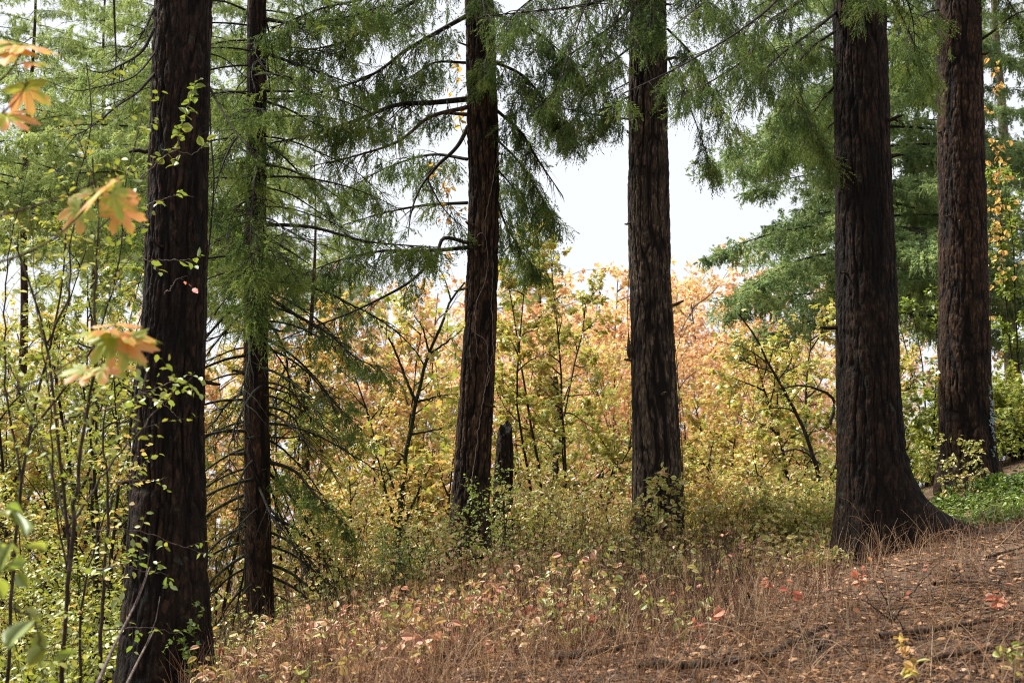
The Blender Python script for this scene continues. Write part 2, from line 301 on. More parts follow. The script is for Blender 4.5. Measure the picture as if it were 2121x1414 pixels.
# ------------------------------------------------------------------ conifer boughs
rng = np.random.default_rng(7)
def foliage(axisP, mbw, mbf, rng, n2=34, n3=10, n4=14, sec=.6, twig=.17, needle=(.024, .0034), hang=.6, start=.1, end=1., spread=55, fluff=.32, sub=5, clump=.52, wood_r=.02, droop_sec=.35, twigs=True, gaps=.1, wood=True, sides=5):
    P = resample(axisP, 40); s = np.linspace(0, 1, 40)
    if wood: tubes(mbw, P, wood_r * (1 - .82 * s), sides)
    if n2 == 0: return
    t = start + (end - start) * (np.arange(n2) + rng.uniform(0, 1, n2)) / n2
    side = np.where(np.arange(n2) % 2 == 0, 1., -1.)
    Tn = norm(np.gradient(P, axis=0))
    g = lambda A, t: np.stack([np.interp(t, s, A[:, i]) for i in range(3)], -1)
    p0 = g(P, t); T0 = norm(g(Tn, t))
    S0 = norm(np.cross(T0, [0, 0, 1.]))
    a = np.radians(spread + rng.normal(0, 12, n2))[:, None]
    D = norm(T0 * np.cos(a) + S0 * np.sin(a) * side[:, None] + np.array([0, 0, 1.]) * rng.normal(0, .13, n2)[:, None])
    q = (t - start) / (end - start)
    Ls = sec * np.clip(.45 + 1.6 * q, 0, 1) * np.clip(1.25 * (1.12 - q), .25, 1) * rng.uniform(.55, 1.2, n2)
    ok = rng.random(n2) > gaps; p0, T0, S0, D, Ls = p0[ok], T0[ok], S0[ok], D[ok], Ls[ok]; n2 = len(Ls)
    tt = np.linspace(0, 1, 6)
    down = np.array([0, 0, -1.])
    BV = rng.normal(0, .22, (n2, 3)) * Ls[:, None] + down * (droop_sec * rng.uniform(.5, 1.4, n2) * Ls)[:, None]
    hg = hang * rng.uniform(.35, 1.5, n2)[:, None, None]; Ls = Ls * np.where(rng.random(n2) < .25, .5, 1.) * rng.uniform(.8, 1.25, n2)
    C = p0[:, None] + D[:, None] * (tt[None, :, None] * Ls[:, None, None]) + BV[:, None] * tt[None, :, None] ** 2
    tubes(mbw, C, .0065 * (wood_r / .02) * (1.05 - tt)[None] * np.ones((n2, 1)), 3)
    # twigs
    u = (np.arange(n3)[None] + rng.uniform(0, 1, (n2, n3))) / n3
    Q = p0[:, None] + D[:, None] * (u * Ls[:, None])[..., None] + BV[:, None] * (u ** 2)[..., None]
    sd2 = np.where(np.arange(n3) % 2 == 0, 1., -1.)[None, :, None]
    Pp = norm(np.cross(D, [0, 0, 1.]))[:, None]
    E = norm(D[:, None] * .5 + Pp * sd2 * .65 + down * hg * 1.6 + rng.normal(0, fluff, (n2, n3, 3)))
    lt = twig * (1.15 - .5 * u) * rng.uniform(.5, 1.25, (n2, n3))
    cl_ = vnoise(Q[..., 0] * 3.1 + Q[..., 2] * 1.7, Q[..., 1] * 3.1 + Q[..., 2] * 2.3, int(rng.integers(1, 99)))
    kp = ((rng.random((n2, n3)) > .06) & (cl_ > clump * .75)).ravel(); Q = Q.reshape(-1, 3)[kp]; E = E.reshape(-1, 3)[kp]; lt = lt.ravel()[kp]; n = len(lt)
    if twigs: tubes(mbw, np.stack([Q, Q + E * lt[:, None] * .9], 1), np.tile([.0022, .001], (n, 1)), 3)
    if sub:
        P3 = norm(np.cross(E, np.cross(E, [0, 0, 1.]) + rng.normal(0, .35, E.shape))); ta, da, la = [Q], [E], [lt]
        for m_ in range(sub):
            f_ = (.12 + .75 * (m_ + rng.random(n)) / sub)[:, None]; sg = (1 if m_ % 2 else -1) * rng.choice([1., 1., -1.], n)[:, None]
            dd = norm(E * .75 + P3 * sg * .7 + np.array([0, 0, -.25 * hang]) + rng.normal(0, .15, E.shape))
            ta.append(Q + E * f_ * lt[:, None]); da.append(dd); la.append(lt * rng.uniform(.3, .6, n) * (1.2 - .6 * f_[:, 0]))
        Q = np.concatenate(ta); E = np.concatenate(da); lt = np.concatenate(la); n = len(lt)
        n4 = max(4, int(n4 * .62))
    # needles
    k = (np.arange(n4)[None] + rng.uniform(0, 1, (n, n4))) / n4
    B = Q[:, None] + E[:, None] * (k * lt[:, None])[..., None] + down * (.25 * lt[:, None] * k ** 2)[..., None]
    rd = rng.normal(0, 1, (n, n4, 3)); rd[..., 2] *= .6
    rd = norm(rd - (rd * E[:, None]).sum(-1, keepdims=True) * E[:, None])
    ND = norm(E[:, None] * .85 + rd * .6 + np.array([0, 0, -.12]))
    o = norm(np.cross(ND, rng.normal(0, 1, (n, n4, 3))))
    ln = needle[0] * rng.uniform(.7, 1.2, (n, n4, 1)); w = needle[1] * .5
    V = np.stack([B, B + ND * ln * .45 + o * w, B + ND * ln, B + ND * ln * .45 - o * w], 2)
    nq = n * n4
    mbf.add(V, np.arange(nq * 4).reshape(nq, 4))
def make_tmpl(name, L, rise, droop, rng, mat, **kw):
    s = np.linspace(0, 1, 8)[:, None]
    ax = np.hstack([L * s, .05 * L * np.sin(3 * s + rng.uniform(0, 6)), rise * s - droop * s ** 2])
    w, f = MB(), MB(); foliage(ax, w, f, rng, **kw)
    return w.mesh(name + '_wood', M['limb']), f.mesh(name + '_needles', M[mat], smooth=False)
def add_bough(root, tm, loc, rz, tilt=0, sc_=1., roll=0):
    b = ob('branch', tm[0], root, loc); b.rotation_euler = (roll, -tilt, rz); b.scale = (sc_,) * 3
    if len(tm) > 1 and tm[1] is not None: ob('needles', tm[1], b)
    return b
def custom_bough(root, og, P, rng, mat, wood='limb', **kw):
    w, f = MB(), MB(); P = np.asarray(P) - og
    base = P[0].copy(); foliage(P - base, w, f, rng, **kw)
    b = ob('branch', w.mesh('branch', M[wood]), root, base)
    if f.v: ob('needles', f.mesh('needles', M[mat], smooth=False), b)
    return b

def dead_branch(rng, L, rise, droop, ntw=9, r0=.014, mat='moss', curl=0):
    s = np.linspace(0, 1, 9)[:, None]
    ax = np.hstack([L * s, .06 * L * np.sin(4 * s + rng.uniform(0, 6)), rise * s - droop * s ** 2 + curl * s ** 3])
    mb = MB(); P = resample(ax, 14) + np.cumsum(rng.normal(0, .016, (14, 3)), 0) * np.linspace(0, 1, 14)[:, None]; tubes(mb, P, r0 * (1 - .85 * np.linspace(0, 1, 14)), 5)
    for i in range(ntw):
        k = rng.integers(3, 12); a = rng.uniform(-1, 1) * 1.3
        T = norm(P[k + 1] - P[k - 1]); d = norm(T * math.cos(a) + np.cross(T, [0, 0, 1]) * math.sin(a) + [0, 0, rng.normal(-.15, .25)])
        l = L * rng.uniform(.15, .38); tt = np.linspace(0, 1, 6)[:, None]
        Q = P[k] + d * tt * l + np.array([0, 0, -1]) * l * .3 * tt ** 2 + rng.normal(0, .012, (6, 3)) * tt
        tubes(mb, Q, r0 * .35 * (1.05 - tt.ravel()), 3)
    return (mb.mesh('dead_branch', M[mat]), None)

# ------------------------------------------------------------------ leaves
def leaf_tmpl(kind):
    if kind == 'maple':
        polar = [(0, 1.0), (20, .56), (40, .95), (66, .48), (92, .74), (125, .34)]
    elif kind == 'maple_hi':
        polar = [(0, 1.), (5, .86), (9, .88), (12, .66), (19, .47), (24, .54), (30, .80), (34, .82), (40, .98), (46, .80), (51, .82), (57, .60), (66, .40), (74, .52), (80, .62), (86, .62), (92, .78), (98, .60), (106, .52), (122, .30), (150, .20)]
    elif kind == 'star':
        polar = [(0, 1.), (26, .5), (55, .85), (100, .5)]
    else: polar = None
    if polar:
        pr = [(a, r) for a, r in polar]
        pl = [(-a, r) for a, r in polar[1:]][::-1]
        al = pr + [(180, .07)] + pl
        pt = np.array([(r * math.sin(R(a)), r * math.cos(R(a))) for a, r in al])
        rr = np.array([r for a, r in al]); z = -(.08 if kind == 'maple_hi' else .22) * rr ** 2 + (.02 if kind == 'maple_hi' else .05) * np.array([math.cos(R(a) * 5) for a, r in al])
        V = np.vstack([[0, .0, 0], np.c_[pt, z]]); n = len(al); i = np.arange(n)
        V[:, 1] += .1
        return V * .62, np.stack([np.zeros(n, int), 1 + i, 1 + (i + 1) % n], -1)
    if kind == 'oval':
        V = np.array([(0, 0, 0), (0, .5, -.02), (0, 1, -.12), (.22, .22, .05), (.27, .6, .03), (-.22, .22, .05), (-.27, .6, .03)])
        Fq = [(0, 3, 1), (1, 3, 4), (1, 4, 2), (0, 1, 5), (1, 6, 5), (1, 2, 6)]
        return V, np.array(Fq)
    if kind == 'broad':
        V = [(0, 0, 0), (0, .25, .0), (0, .5, -.01), (0, .75, -.05), (0, 1, -.16)]
        for sg in (1, -1): V += [(sg * .20, .10, .04), (sg * .36, .32, .07), (sg * .37, .55, .06), (sg * .22, .80, -.02)]
        Fq = []
        for b in (5, 9):
            Fq += [(0, b, 1), (1, b, b + 1), (1, b + 1, 2), (2, b + 1, b + 2), (2, b + 2, 3), (3, b + 2, b + 3), (3, b + 3, 4)]
        return np.array(V), np.array(Fq)
    if kind == 'quad':
        return np.array([(0, 0, 0), (.3, .5, .04), (0, 1, -.1), (-.3, .5, .04)]), np.array([(0, 1, 2), (0, 2, 3)])
LT = {k: leaf_tmpl(k) for k in ('maple', 'maple_hi', 'star', 'oval', 'broad', 'quad')}
def leaves(mb, pos, tip, nrm, size, kind, mat=0):
    V, Fc = LT[kind]; pos = np.asarray(pos); n = len(pos)
    y = norm(np.asarray(tip)); z = norm(nrm - (nrm * y).sum(-1, keepdims=True) * y); x = np.cross(y, z)
    size = np.broadcast_to(np.asarray(size, float).reshape(-1, 1, 1), (n, 1, 1))
    P = pos[:, None] + size * (V[None, :, 0:1] * x[:, None] + V[None, :, 1:2] * y[:, None] + V[None, :, 2:3] * z[:, None])
    mb.add(P, Fc[None] + (np.arange(n) * len(V))[:, None, None], mat)
def scatter_leaves(mb, pos, outward, rng, size, kind, tilt=.55, droop=.35, mat=0, jit=.35):
    n = len(pos)
    tip = norm(norm(outward * np.array([1, 1, .5])) + rng.normal(0, .6, (n, 3)) * np.array([1, 1, .5]) + np.array([0, 0, -droop]))
    nr = norm(np.array([0, 0, 1.]) + rng.normal(0, tilt, (n, 3)))
    leaves(mb, pos, tip, nr, size * rng.uniform(1 - jit, 1 + jit, n), kind, mat)

# ------------------------------------------------------------------ broadleaf trees and bushes
def grow(rng, starts, dirs, Ls, rs, n, wander=.12, up=0., curve=0.):
    """a batch of branch centre lines (N,n,3)"""
    N = len(starts); seg = (np.asarray(Ls) / (n - 1))[:, None]
    P = np.zeros((N, n, 3)); P[:, 0] = starts; d = norm(np.asarray(dirs, float))
    for i in range(1, n):
        P[:, i] = P[:, i - 1] + d * seg
        d = norm(d + rng.normal(0, wander, (N, 3)) + np.array([0, 0, up - curve * i / n]))
    return P
def children(rng, P, k, lo, hi, ang, up=0.):
    """k child starts on each line: positions, directions, parameter"""
    N, n, _ = P.shape
    t = lo + (hi - lo) * (np.arange(k)[None] + rng.uniform(0, 1, (N, k))) / k
    x = t * (n - 1); i = np.clip(x.astype(int), 0, n - 2); f = (x - i)[..., None]; r = np.arange(N)[:, None]
    p = P[r, i] * (1 - f) + P[r, i + 1] * f; T = norm(P[r, i + 1] - P[r, i])
    q = rng.normal(0, 1, (N, k, 3)); q = norm(q - (q * T).sum(-1, keepdims=True) * T)
    a = np.radians(ang + rng.normal(0, 12, (N, k)))[..., None]
    d = norm(T * np.cos(a) + q * np.sin(a) + np.array([0, 0, up]))
    return p.reshape(-1, 3), d.reshape(-1, 3), t.ravel()
def bush(name, label, cat, u, vtop, Y, wid, mat, leafmat, rng, nleaf=5000, leaf=.09, kind='maple', stems=4, group=None, bare=.2, wood='limb', hmin=None, tilt=.55, keys=0, r0=.03, fill=1.0, base=None, woodr=1.):
    top = at(u, vtop, Y); x, y = top[0], Y; z0 = gz(x, y); Ht = top[2] - z0
    root = thing(name, label, cat, (x, y, z0), group)
    a = rng.uniform(0, 2 * pi) + np.arange(stems) * 2 * pi / stems
    lean = wid / 2 / Ht * .75
    d0 = np.c_[np.cos(a) * lean, np.sin(a) * lean, np.ones(stems)] * np.r_[[1] * 3][None]
    Ls = Ht * rng.uniform(.75, 1.02, stems) * np.sqrt(1 + lean ** 2) * .98
    st = np.c_[np.cos(a) * .08, np.sin(a) * .08, np.full(stems, -.1)]
    wm = MB(); n1 = 12
    P1 = grow(rng, st, d0, Ls, None, n1, .07, .0); P1[..., :2] *= 1
    rr = r0 * woodr
    tubes(wm, P1, rr * (1.0 - .8 * np.linspace(0, 1, n1))[None] * np.ones((stems, 1)), 6)
    k2 = max(5, int(9 * fill))
    p, d, t = children(rng, P1, k2, bare, 1., 55, .1)
    L2 = wid * .42 * rng.uniform(.5, 1.1, len(p)) * np.clip(1.25 - t * .75, .35, 1)
    P2 = grow(rng, p, d, L2, None, 8, .14, .02)
    tubes(wm, P2, rr * .4 * (1.05 - np.linspace(0, 1, 8))[None] * np.ones((len(p), 1)), 4)
    k3 = 6
    p, d, t = children(rng, P2, k3, .15, 1., 48, .0)
    L3 = wid * .16 * rng.uniform(.5, 1.2, len(p)); P3 = grow(rng, p, d, L3, None, 5, .16, .0, .1)
    tubes(wm, P3, rr * .13 * (1.1 - np.linspace(0, 1, 5))[None] * np.ones((len(p), 1)), 3)
    kz = Ht / np.percentile(P3[..., 2], 99.3)
    P3[..., 2] *= kz
    for a_ in wm.v: a_[:, 2] *= kz
    ob('trunk', wm.mesh(name + '_wood', M[wood]), root)
    nt_ = len(P3); i = rng.integers(0, nt_, nleaf); f = rng.uniform(.05, 1, nleaf) ** .7 * 4; j = np.clip(f.astype(int), 0, 3); f = (f - j)[:, None]
    pos = P3[i, j] * (1 - f) + P3[i, j + 1] * f; T = norm(P3[i, j + 1] - P3[i, j])
    out = norm(T + rng.normal(0, .7, (nleaf, 3))); pos = pos + out * leaf * rng.uniform(.2, .8, (nleaf, 1))
    pos[:, 2] = np.maximum(pos[:, 2], .05)
    mb = MB(); scatter_leaves(mb, pos, out, rng, leaf, kind, tilt=tilt)
    if keys:
        kk = mb; ii = rng.integers(0, nleaf, keys); kp = np.repeat(pos[ii], 9, 0) + rng.normal(0, .035, (keys * 9, 3)) * [1, 1, 2] - [0, 0, .06]
        scatter_leaves(kk, kp, rng.normal(0, 1, (keys * 9, 3)), rng, .05, 'quad', tilt=1.0, droop=1.2, mat=1)
    ob('crown', mb.mesh(name + '_leaves', [M[leafmat], M['brown_key']]), root)
    return root

# ------------------------------------------------------------------ the conifers in front
def rg(s): return np.random.default_rng(s)
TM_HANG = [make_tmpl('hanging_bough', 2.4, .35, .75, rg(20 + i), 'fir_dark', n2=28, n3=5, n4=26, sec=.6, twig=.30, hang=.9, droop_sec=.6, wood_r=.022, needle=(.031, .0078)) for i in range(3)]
TM_FIR = [make_tmpl('fir_bough', 2.2, .3, .7, rg(30 + i), 'fir', n2=28, n3=5, n4=26, sec=.6, twig=.30, hang=.6, droop_sec=.5, wood_r=.02, needle=(.033, .0085)) for i in range(5)]
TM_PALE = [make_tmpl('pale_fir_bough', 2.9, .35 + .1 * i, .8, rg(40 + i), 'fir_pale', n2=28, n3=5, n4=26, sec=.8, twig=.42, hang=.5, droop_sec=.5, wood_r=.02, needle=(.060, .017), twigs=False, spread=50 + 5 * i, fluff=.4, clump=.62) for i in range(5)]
TM_SPR = [make_tmpl('spruce_bough', 2.8, .2 + .12 * i, .75, rg(50 + i), 'spruce', n2=34, n3=6, n4=24, sec=.85, twig=.34, hang=.3, fluff=.4, droop_sec=.35, wood_r=.022, needle=(.050, .016), twigs=False, spread=48 + 5 * i, clump=.35) for i in range(4)]
TM_DEAD = [dead_branch(rg(60 + i), 1.5, .05, 1.15, ntw=20, curl=.45, r0=.017, mat='limb' if i % 2 else 'moss') for i in range(5)]
TM_DEADD = [dead_branch(rg(70 + i), 1.5, .2, .6, ntw=12, mat='limb', r0=.012) for i in range(3)]

def conifer(name, label, cat, prof, Y, mat, seed, ztop=13, **kw):
    me, og, axis, rr = trunk_mesh(prof, Y, 'trunk', mat, seed, ztop, **kw)
    root = thing(name, label, cat, og)
    ob('trunk', me, root)
    return root, og, axis, rr
def crown_above(root, og, axis, rr, z0, z1, n, tms, rng, sc_=1.):  # unseen boughs of the firs above the view, added to shade the trunks
    for i in range(n):
        z = z0 + (z1 - z0) * (i + rng.random()) / n; a = rng.uniform(0, 2 * pi) if i % 2 else (i * 2.4) % (2 * pi)
        c = axis(z) + np.array([math.cos(a), math.sin(a), 0]) * rr(z) * .8 - og
        add_bough(root, tms[i % len(tms)], c, a, R(rng.uniform(-12, 12)), sc_ * rng.uniform(.8, 1.15))
q = rg(1)
# T1: big dark trunk, left
t1, o1, a1, r1 = conifer('fir_tree', 'thick dark trunk with mossy foot and leafy vine shoots across it', 'fir tree',
    [(1452, 228, 446), (1414, 240, 438), (1250, 256, 431), (1100, 268, 425), (900, 278, 421), (600, 298, 427), (300, 312, 430), (0, 322, 438)], 10, 'bark_dark', 11, amp=.011, lat=18, flare=.12)
crown_above(t1, o1, a1, r1, 6.4, 11, 8, TM_HANG, q)
for P, w in (([(318, 60, 9.85), (290, 110, 9.6), (250, 135, 9.4), (205, 150, 9.2), (172, 142, 9.1)], .016), ([(318, 20, 9.85), (300, 60, 9.7), (272, 108, 9.6)], .014),
             ([(322, 150, 9.9), (280, 195, 9.6), (240, 222, 9.4), (200, 255, 9.3), (160, 278, 9.2), (110, 285, 9.1)], .013), ([(325, 105, 9.9), (275, 160, 9.7), (205, 180, 9.5), (165, 188, 9.4), (75, 160, 9.3)], .008),
             ([(236, 0, 9.5), (238, 60, 9.5), (240, 130, 9.45), (236, 165, 9.4), (208, 198, 9.4)], .010),
             ([(430, 175, 9.9), (455, 220, 9.6), (485, 270, 9.4), (515, 305, 9.3), (545, 325, 9.3)], .012), ([(430, 110, 10), (470, 125, 9.8), (510, 160, 9.7), (570, 190, 9.6)], .007)):
    b = custom_bough(t1, o1, pts(*P), q, 'fir_dark', n2=0, wood_r=w, wood='limb')
    w2 = MB(); Pp = resample(pts(*P), 30) - o1
    for i in range(12):
        k = q.integers(5, 28); T = norm(Pp[k + 1] - Pp[k - 1]); d = norm(T * .7 + q.normal(0, .6, 3)); l = q.uniform(.08, .3); tt = np.linspace(0, 1, 6)[:, None]
        tubes(w2, Pp[k] + d * tt * l + q.normal(0, .008, (6, 3)) * tt - np.array([0, 0, .2 * l]) * tt ** 2, w * .3 * (1.05 - tt.ravel()), 3)
    ob('twigs', w2.mesh('twigs', M['limb']), b, -np.array(b.location))
# loose stem hanging down the right edge of T1
hb = MB(); tubes(hb, resample(pts((436, 60, 9.75), (434, 200, 9.72), (438, 300, 9.7), (443, 360, 9.7), (437, 470, 9.72), (428, 560, 9.72), (424, 680, 9.72), (420, 760, 9.75)), 50) - o1, np.full(50, .0065), 5)
tubes(hb, resample(pts((432, 0, 9.78), (430, 90, 9.78), (434, 160, 9.76), (431, 260, 9.76)), 30) - o1, np.full(30, .004), 4)
ob('hanging_stem', hb.mesh('hanging_stem', M['limb']), t1)

# T2: slim conifer with many drooping limbs
q = rg(2)
t2, o2, a2, r2 = conifer('slim_fir_tree', 'slender fir with whorls of bare drooping limbs all down its trunk', 'fir tree',
    [(1345, 503, 572), (1150, 507, 562), (900, 505, 558), (750, 505, 555), (600, 506, 553), (300, 510, 551), (0, 513, 551)], 14, 'bark_red', 12, amp=.004, lat=14, flare=.08, na=130)
zb, zt = o2[2] + .5, at(0, -150, 14)[2]
nb = 120
for i in range(nb):
    f = (i + q.random()) / nb; z = zb + (zt - zb) * f; a = (i * 2.399 + q.normal(0, .35)) % (2 * pi)
    c = a2(z) + np.array([math.cos(a), math.sin(a), 0]) * r2(z) * .85 - o2
    if f < .47: add_bough(t2, TM_DEAD[i % 5], c, a, R(q.uniform(-24, 2) if f > .22 else q.uniform(-34, -8)), q.uniform(.6, 1.1))
    elif q.random() < .45: add_bough(t2, TM_DEADD[i % 3], c, a, R(q.uniform(-20, 0)), q.uniform(.6, 1.1))
    else: add_bough(t2, TM_FIR[i % 3], c, a, R(q.uniform(-16, 4)), q.uniform(.45, .8))
for P, kw in (([(545, 205, 14), (600, 207, 13.9), (660, 218, 13.8), (720, 232, 13.7)], dict(n2=0, wood_r=.010)), ([(545, 208, 14), (600, 228, 13.9), (650, 255, 13.8), (700, 270, 13.7)], dict(n2=14, wood_r=.016, start=.5, sec=.35)),
              ([(548, 465, 14), (640, 470, 13.8), (760, 500, 13.5), (900, 512, 13.2)], dict(n2=30, wood_r=.022, start=.3, sec=.5, hang=.7)), ([(548, 490, 14), (600, 520, 13.8), (645, 550, 13.6)], dict(n2=0, wood_r=.02)),
              ([(548, 610, 14), (610, 650, 13.9), (680, 690, 13.7), (745, 745, 13.5), (800, 765, 13.4)], dict(n2=24, wood_r=.022, start=.35, sec=.45, hang=1.)), ([(550, 700, 14), (610, 740, 13.9), (660, 790, 13.8), (690, 830, 13.7), (750, 890, 13.7)], dict(n2=10, wood_r=.016, start=.4, sec=.3, hang=1.)),
              ([(552, 800, 14), (600, 815, 13.9), (660, 830, 13.8), (700, 845, 13.7)], dict(n2=0, wood_r=.012)), ([(555, 905, 14), (610, 905, 13.9), (650, 890, 13.8), (690, 870, 13.7)], dict(n2=0, wood_r=.011)),
              ([(555, 955, 14), (610, 975, 13.8), (650, 1020, 13.6), (690, 1060, 13.4), (720, 1090, 13.3)], dict(n2=22, wood_r=.022, start=.15, end=.98, sec=.3, hang=1.)),
              ([(548, 110, 14), (620, 135, 13.8), (690, 160, 13.6), (760, 185, 13.5)], dict(n2=26, wood_r=.02, start=.25, sec=.55, hang=.9)), ([(548, 40, 14), (620, 50, 13.8), (700, 40, 13.6), (800, 10, 13.4)], dict(n2=26, wood_r=.022, start=.15, sec=.65, hang=1.)),
              ([(530, 330, 13.85), (525, 400, 13.4), (520, 470, 13.0), (520, 560, 12.7)], dict(n2=34, wood_r=.02, start=.1, sec=.42, hang=.8)), ([(530, 480, 13.85), (530, 540, 13.4), (525, 600, 13.1), (530, 680, 12.9)], dict(n2=34, wood_r=.02, start=.1, sec=.42, hang=.8)),
              ([(520, 250, 13.9), (480, 300, 13.5), (455, 360, 13.2), (440, 430, 13.0)], dict(n2=30, wood_r=.018, start=.1, sec=.45, hang=.8))):
    custom_bough(t2, o2, pts(*P), q, 'fir', **{**dict(n3=5, n4=26, twig=.28, needle=(.030, .0078)), **kw})

# T3: leaning trunk with the long boughs
q = rg(3)
t3, o3, a3, r3 = conifer('leaning_fir_tree', 'reddish trunk with a slight bend and long dark boughs reaching out to the slender fir', 'fir tree',
    [(1190, 922, 1020), (1050, 935, 1014), (900, 947, 1019), (750, 958, 1024), (600, 966, 1030), (400, 973, 1033), (230, 969, 1030), (100, 966, 1025), (0, 962, 1020)], 15, 'bark_brown', 13, amp=.012, lat=14, flare=.1)
crown_above(t3, o3, a3, r3, 8.4, 12, 3, TM_HANG, q)
for P, kw in (([(968, 205, 15), (900, 212, 14.8), (830, 216, 14.6), (730, 252, 14.3), (620, 285, 14.0), (540, 300, 13.8)], dict(n2=56, wood_r=.034, start=.08, sec=.6)),
              ([(968, 222, 15), (890, 243, 14.8), (830, 290, 14.6), (740, 322, 14.4), (640, 345, 14.2)], dict(n2=20, wood_r=.026, start=.45, sec=.5, wood='limb_brown')),
              ([(968, 237, 15), (925, 235, 15), (880, 240, 14.9)], dict(n2=6, wood_r=.024, start=.3, sec=.3, wood='limb_brown')),
              ([(970, 262, 15), (950, 300, 15), (905, 345, 14.9), (868, 395, 14.8), (852, 440, 14.7), (845, 492, 14.6)], dict(n2=0, wood_r=.026)),
              ([(905, 345, 14.9), (890, 355, 14.9), (905, 410, 14.85), (935, 450, 14.8), (972, 478, 14.8)], dict(n2=6, wood_r=.014, sec=.3)),
              ([(972, 503, 14.9), (915, 497, 14.6), (905, 525, 14.5), (880, 555, 14.3), (840, 590, 14.1), (800, 612, 14.0), (720, 650, 13.8), (640, 680, 13.6), (560, 712, 13.5)], dict(n2=14, wood_r=.023, start=.35, sec=.4)),
              ([(972, 512, 14.9), (880, 520, 14.7), (790, 520, 14.5), (700, 540, 14.3), (610, 575, 14.1)], dict(n2=60, wood_r=.024, start=.12, sec=.6, hang=1.)),
              ([(972, -60, 15), (880, -10, 14.7), (780, 50, 14.4), (700, 90, 14.2), (600, 110, 14.0)], dict(n2=52, wood_r=.03, start=.1, sec=.75)),
              ([(972, 30, 15), (900, 70, 14.8), (840, 105, 14.6), (780, 150, 14.4), (690, 185, 14.2), (590, 205, 14.0)], dict(n2=56, wood_r=.028, start=.1, sec=.65)),
              ([(972, -150, 15), (890, -70, 14.5), (780, -10, 14.1), (660, 20, 13.8), (560, 60, 13.6)], dict(n2=50, wood_r=.03, start=.15, sec=.8)),
              ([(968, 130, 15), (900, 130, 14.9), (840, 165, 14.8), (800, 170, 14.7)], dict(n2=30, wood_r=.018, start=.1, sec=.5)),
              ([(968, 330, 15), (900, 320, 15.3), (820, 340, 15.7), (720, 390, 16.2)], dict(n2=40, wood_r=.02, start=.1, sec=.55, hang=.8)),
              ([(968, 420, 15), (880, 425, 15.3), (800, 440, 15.6), (700, 470, 16)], dict(n2=34, wood_r=.02, start=.1, sec=.5, hang=.8)),
              ([(1025, 30, 15), (1080, 50, 14.8), (1140, 90, 14.6), (1200, 140, 14.5)], dict(n2=36, wood_r=.02, sec=.55)),
              ([(1028, 130, 15), (1080, 155, 14.9), (1130, 210, 14.8), (1180, 270, 14.7)], dict(n2=38, wood_r=.02, sec=.5)),
              ([(1030, 230, 15), (1075, 270, 14.9), (1120, 340, 14.8), (1165, 405, 14.7)], dict(n2=40, wood_r=.02, sec=.42)),
              ([(1030, 290, 15), (1070, 330, 15.2), (1110, 390, 15.3), (1150, 455, 15.4)], dict(n2=34, wood_r=.014, sec=.42)),
              ([(1030, 350, 15), (1060, 385, 15.4), (1090, 430, 15.7), (1120, 490, 15.9)], dict(n2=30, wood_r=.012, sec=.4)),
              ([(1030, 420, 15), (1050, 470, 15.2), (1080, 520, 15.4), (1110, 560, 15.5)], dict(n2=24, wood_r=.014, sec=.4)),
              ([(1000, -20, 14.85), (1000, 0, 14.5), (1003, 30, 14.2), (1000, 60, 14.1)], dict(n2=24, wood_r=.014, sec=.35)),
              ([(1010, 110, 14.85), (1005, 130, 14.6), (1003, 160, 14.4)], dict(n2=14, wood_r=.01, sec=.22))):
    kw = dict(kw); wd_ = kw.pop('wood', 'limb')
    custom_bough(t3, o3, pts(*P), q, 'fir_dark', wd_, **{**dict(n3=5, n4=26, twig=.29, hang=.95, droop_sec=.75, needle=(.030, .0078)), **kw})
vb = MB()
for P in ([(1035, 300, 14.75), (1020, 380, 14.7), (1005, 480, 14.72), (1010, 560, 14.7), (985, 640, 14.7), (990, 740, 14.7)], [(985, 690, 14.72), (1000, 700, 14.7), (1010, 760, 14.7), (1000, 830, 14.7), (990, 900, 14.72), (975, 1010, 14.72)],
          [(1022, 540, 14.8), (1018, 640, 14.75), (1022, 700, 14.75), (1010, 800, 14.75)], [(1000, 480, 14.75), (970, 500, 14.75), (950, 495, 14.8)]):
    tubes(vb, resample(pts(*P), 40) - o3 + q.normal(0, .006, (40, 3)), np.full(40, .004), 4)
ob('vine', vb.mesh('vine', M['grey_twig']), t3)

# the broken trunk right behind T3
me, og, ax_, rr_ = trunk_mesh([(1120, 1018, 1062), (1000, 1022, 1062), (900, 1030, 1061), (880, 1034, 1058), (868, 1038, 1056)], 17.2, 'snag', 'bark_dark', 31, at(0, 862, 17.2)[2], amp=.014, na=60, lat=7, flare=.1, snag=True)
sg = thing('dead_trunk', 'short broken dark trunk just behind the leaning fir', 'dead tree', og); ob('trunk', me, sg)

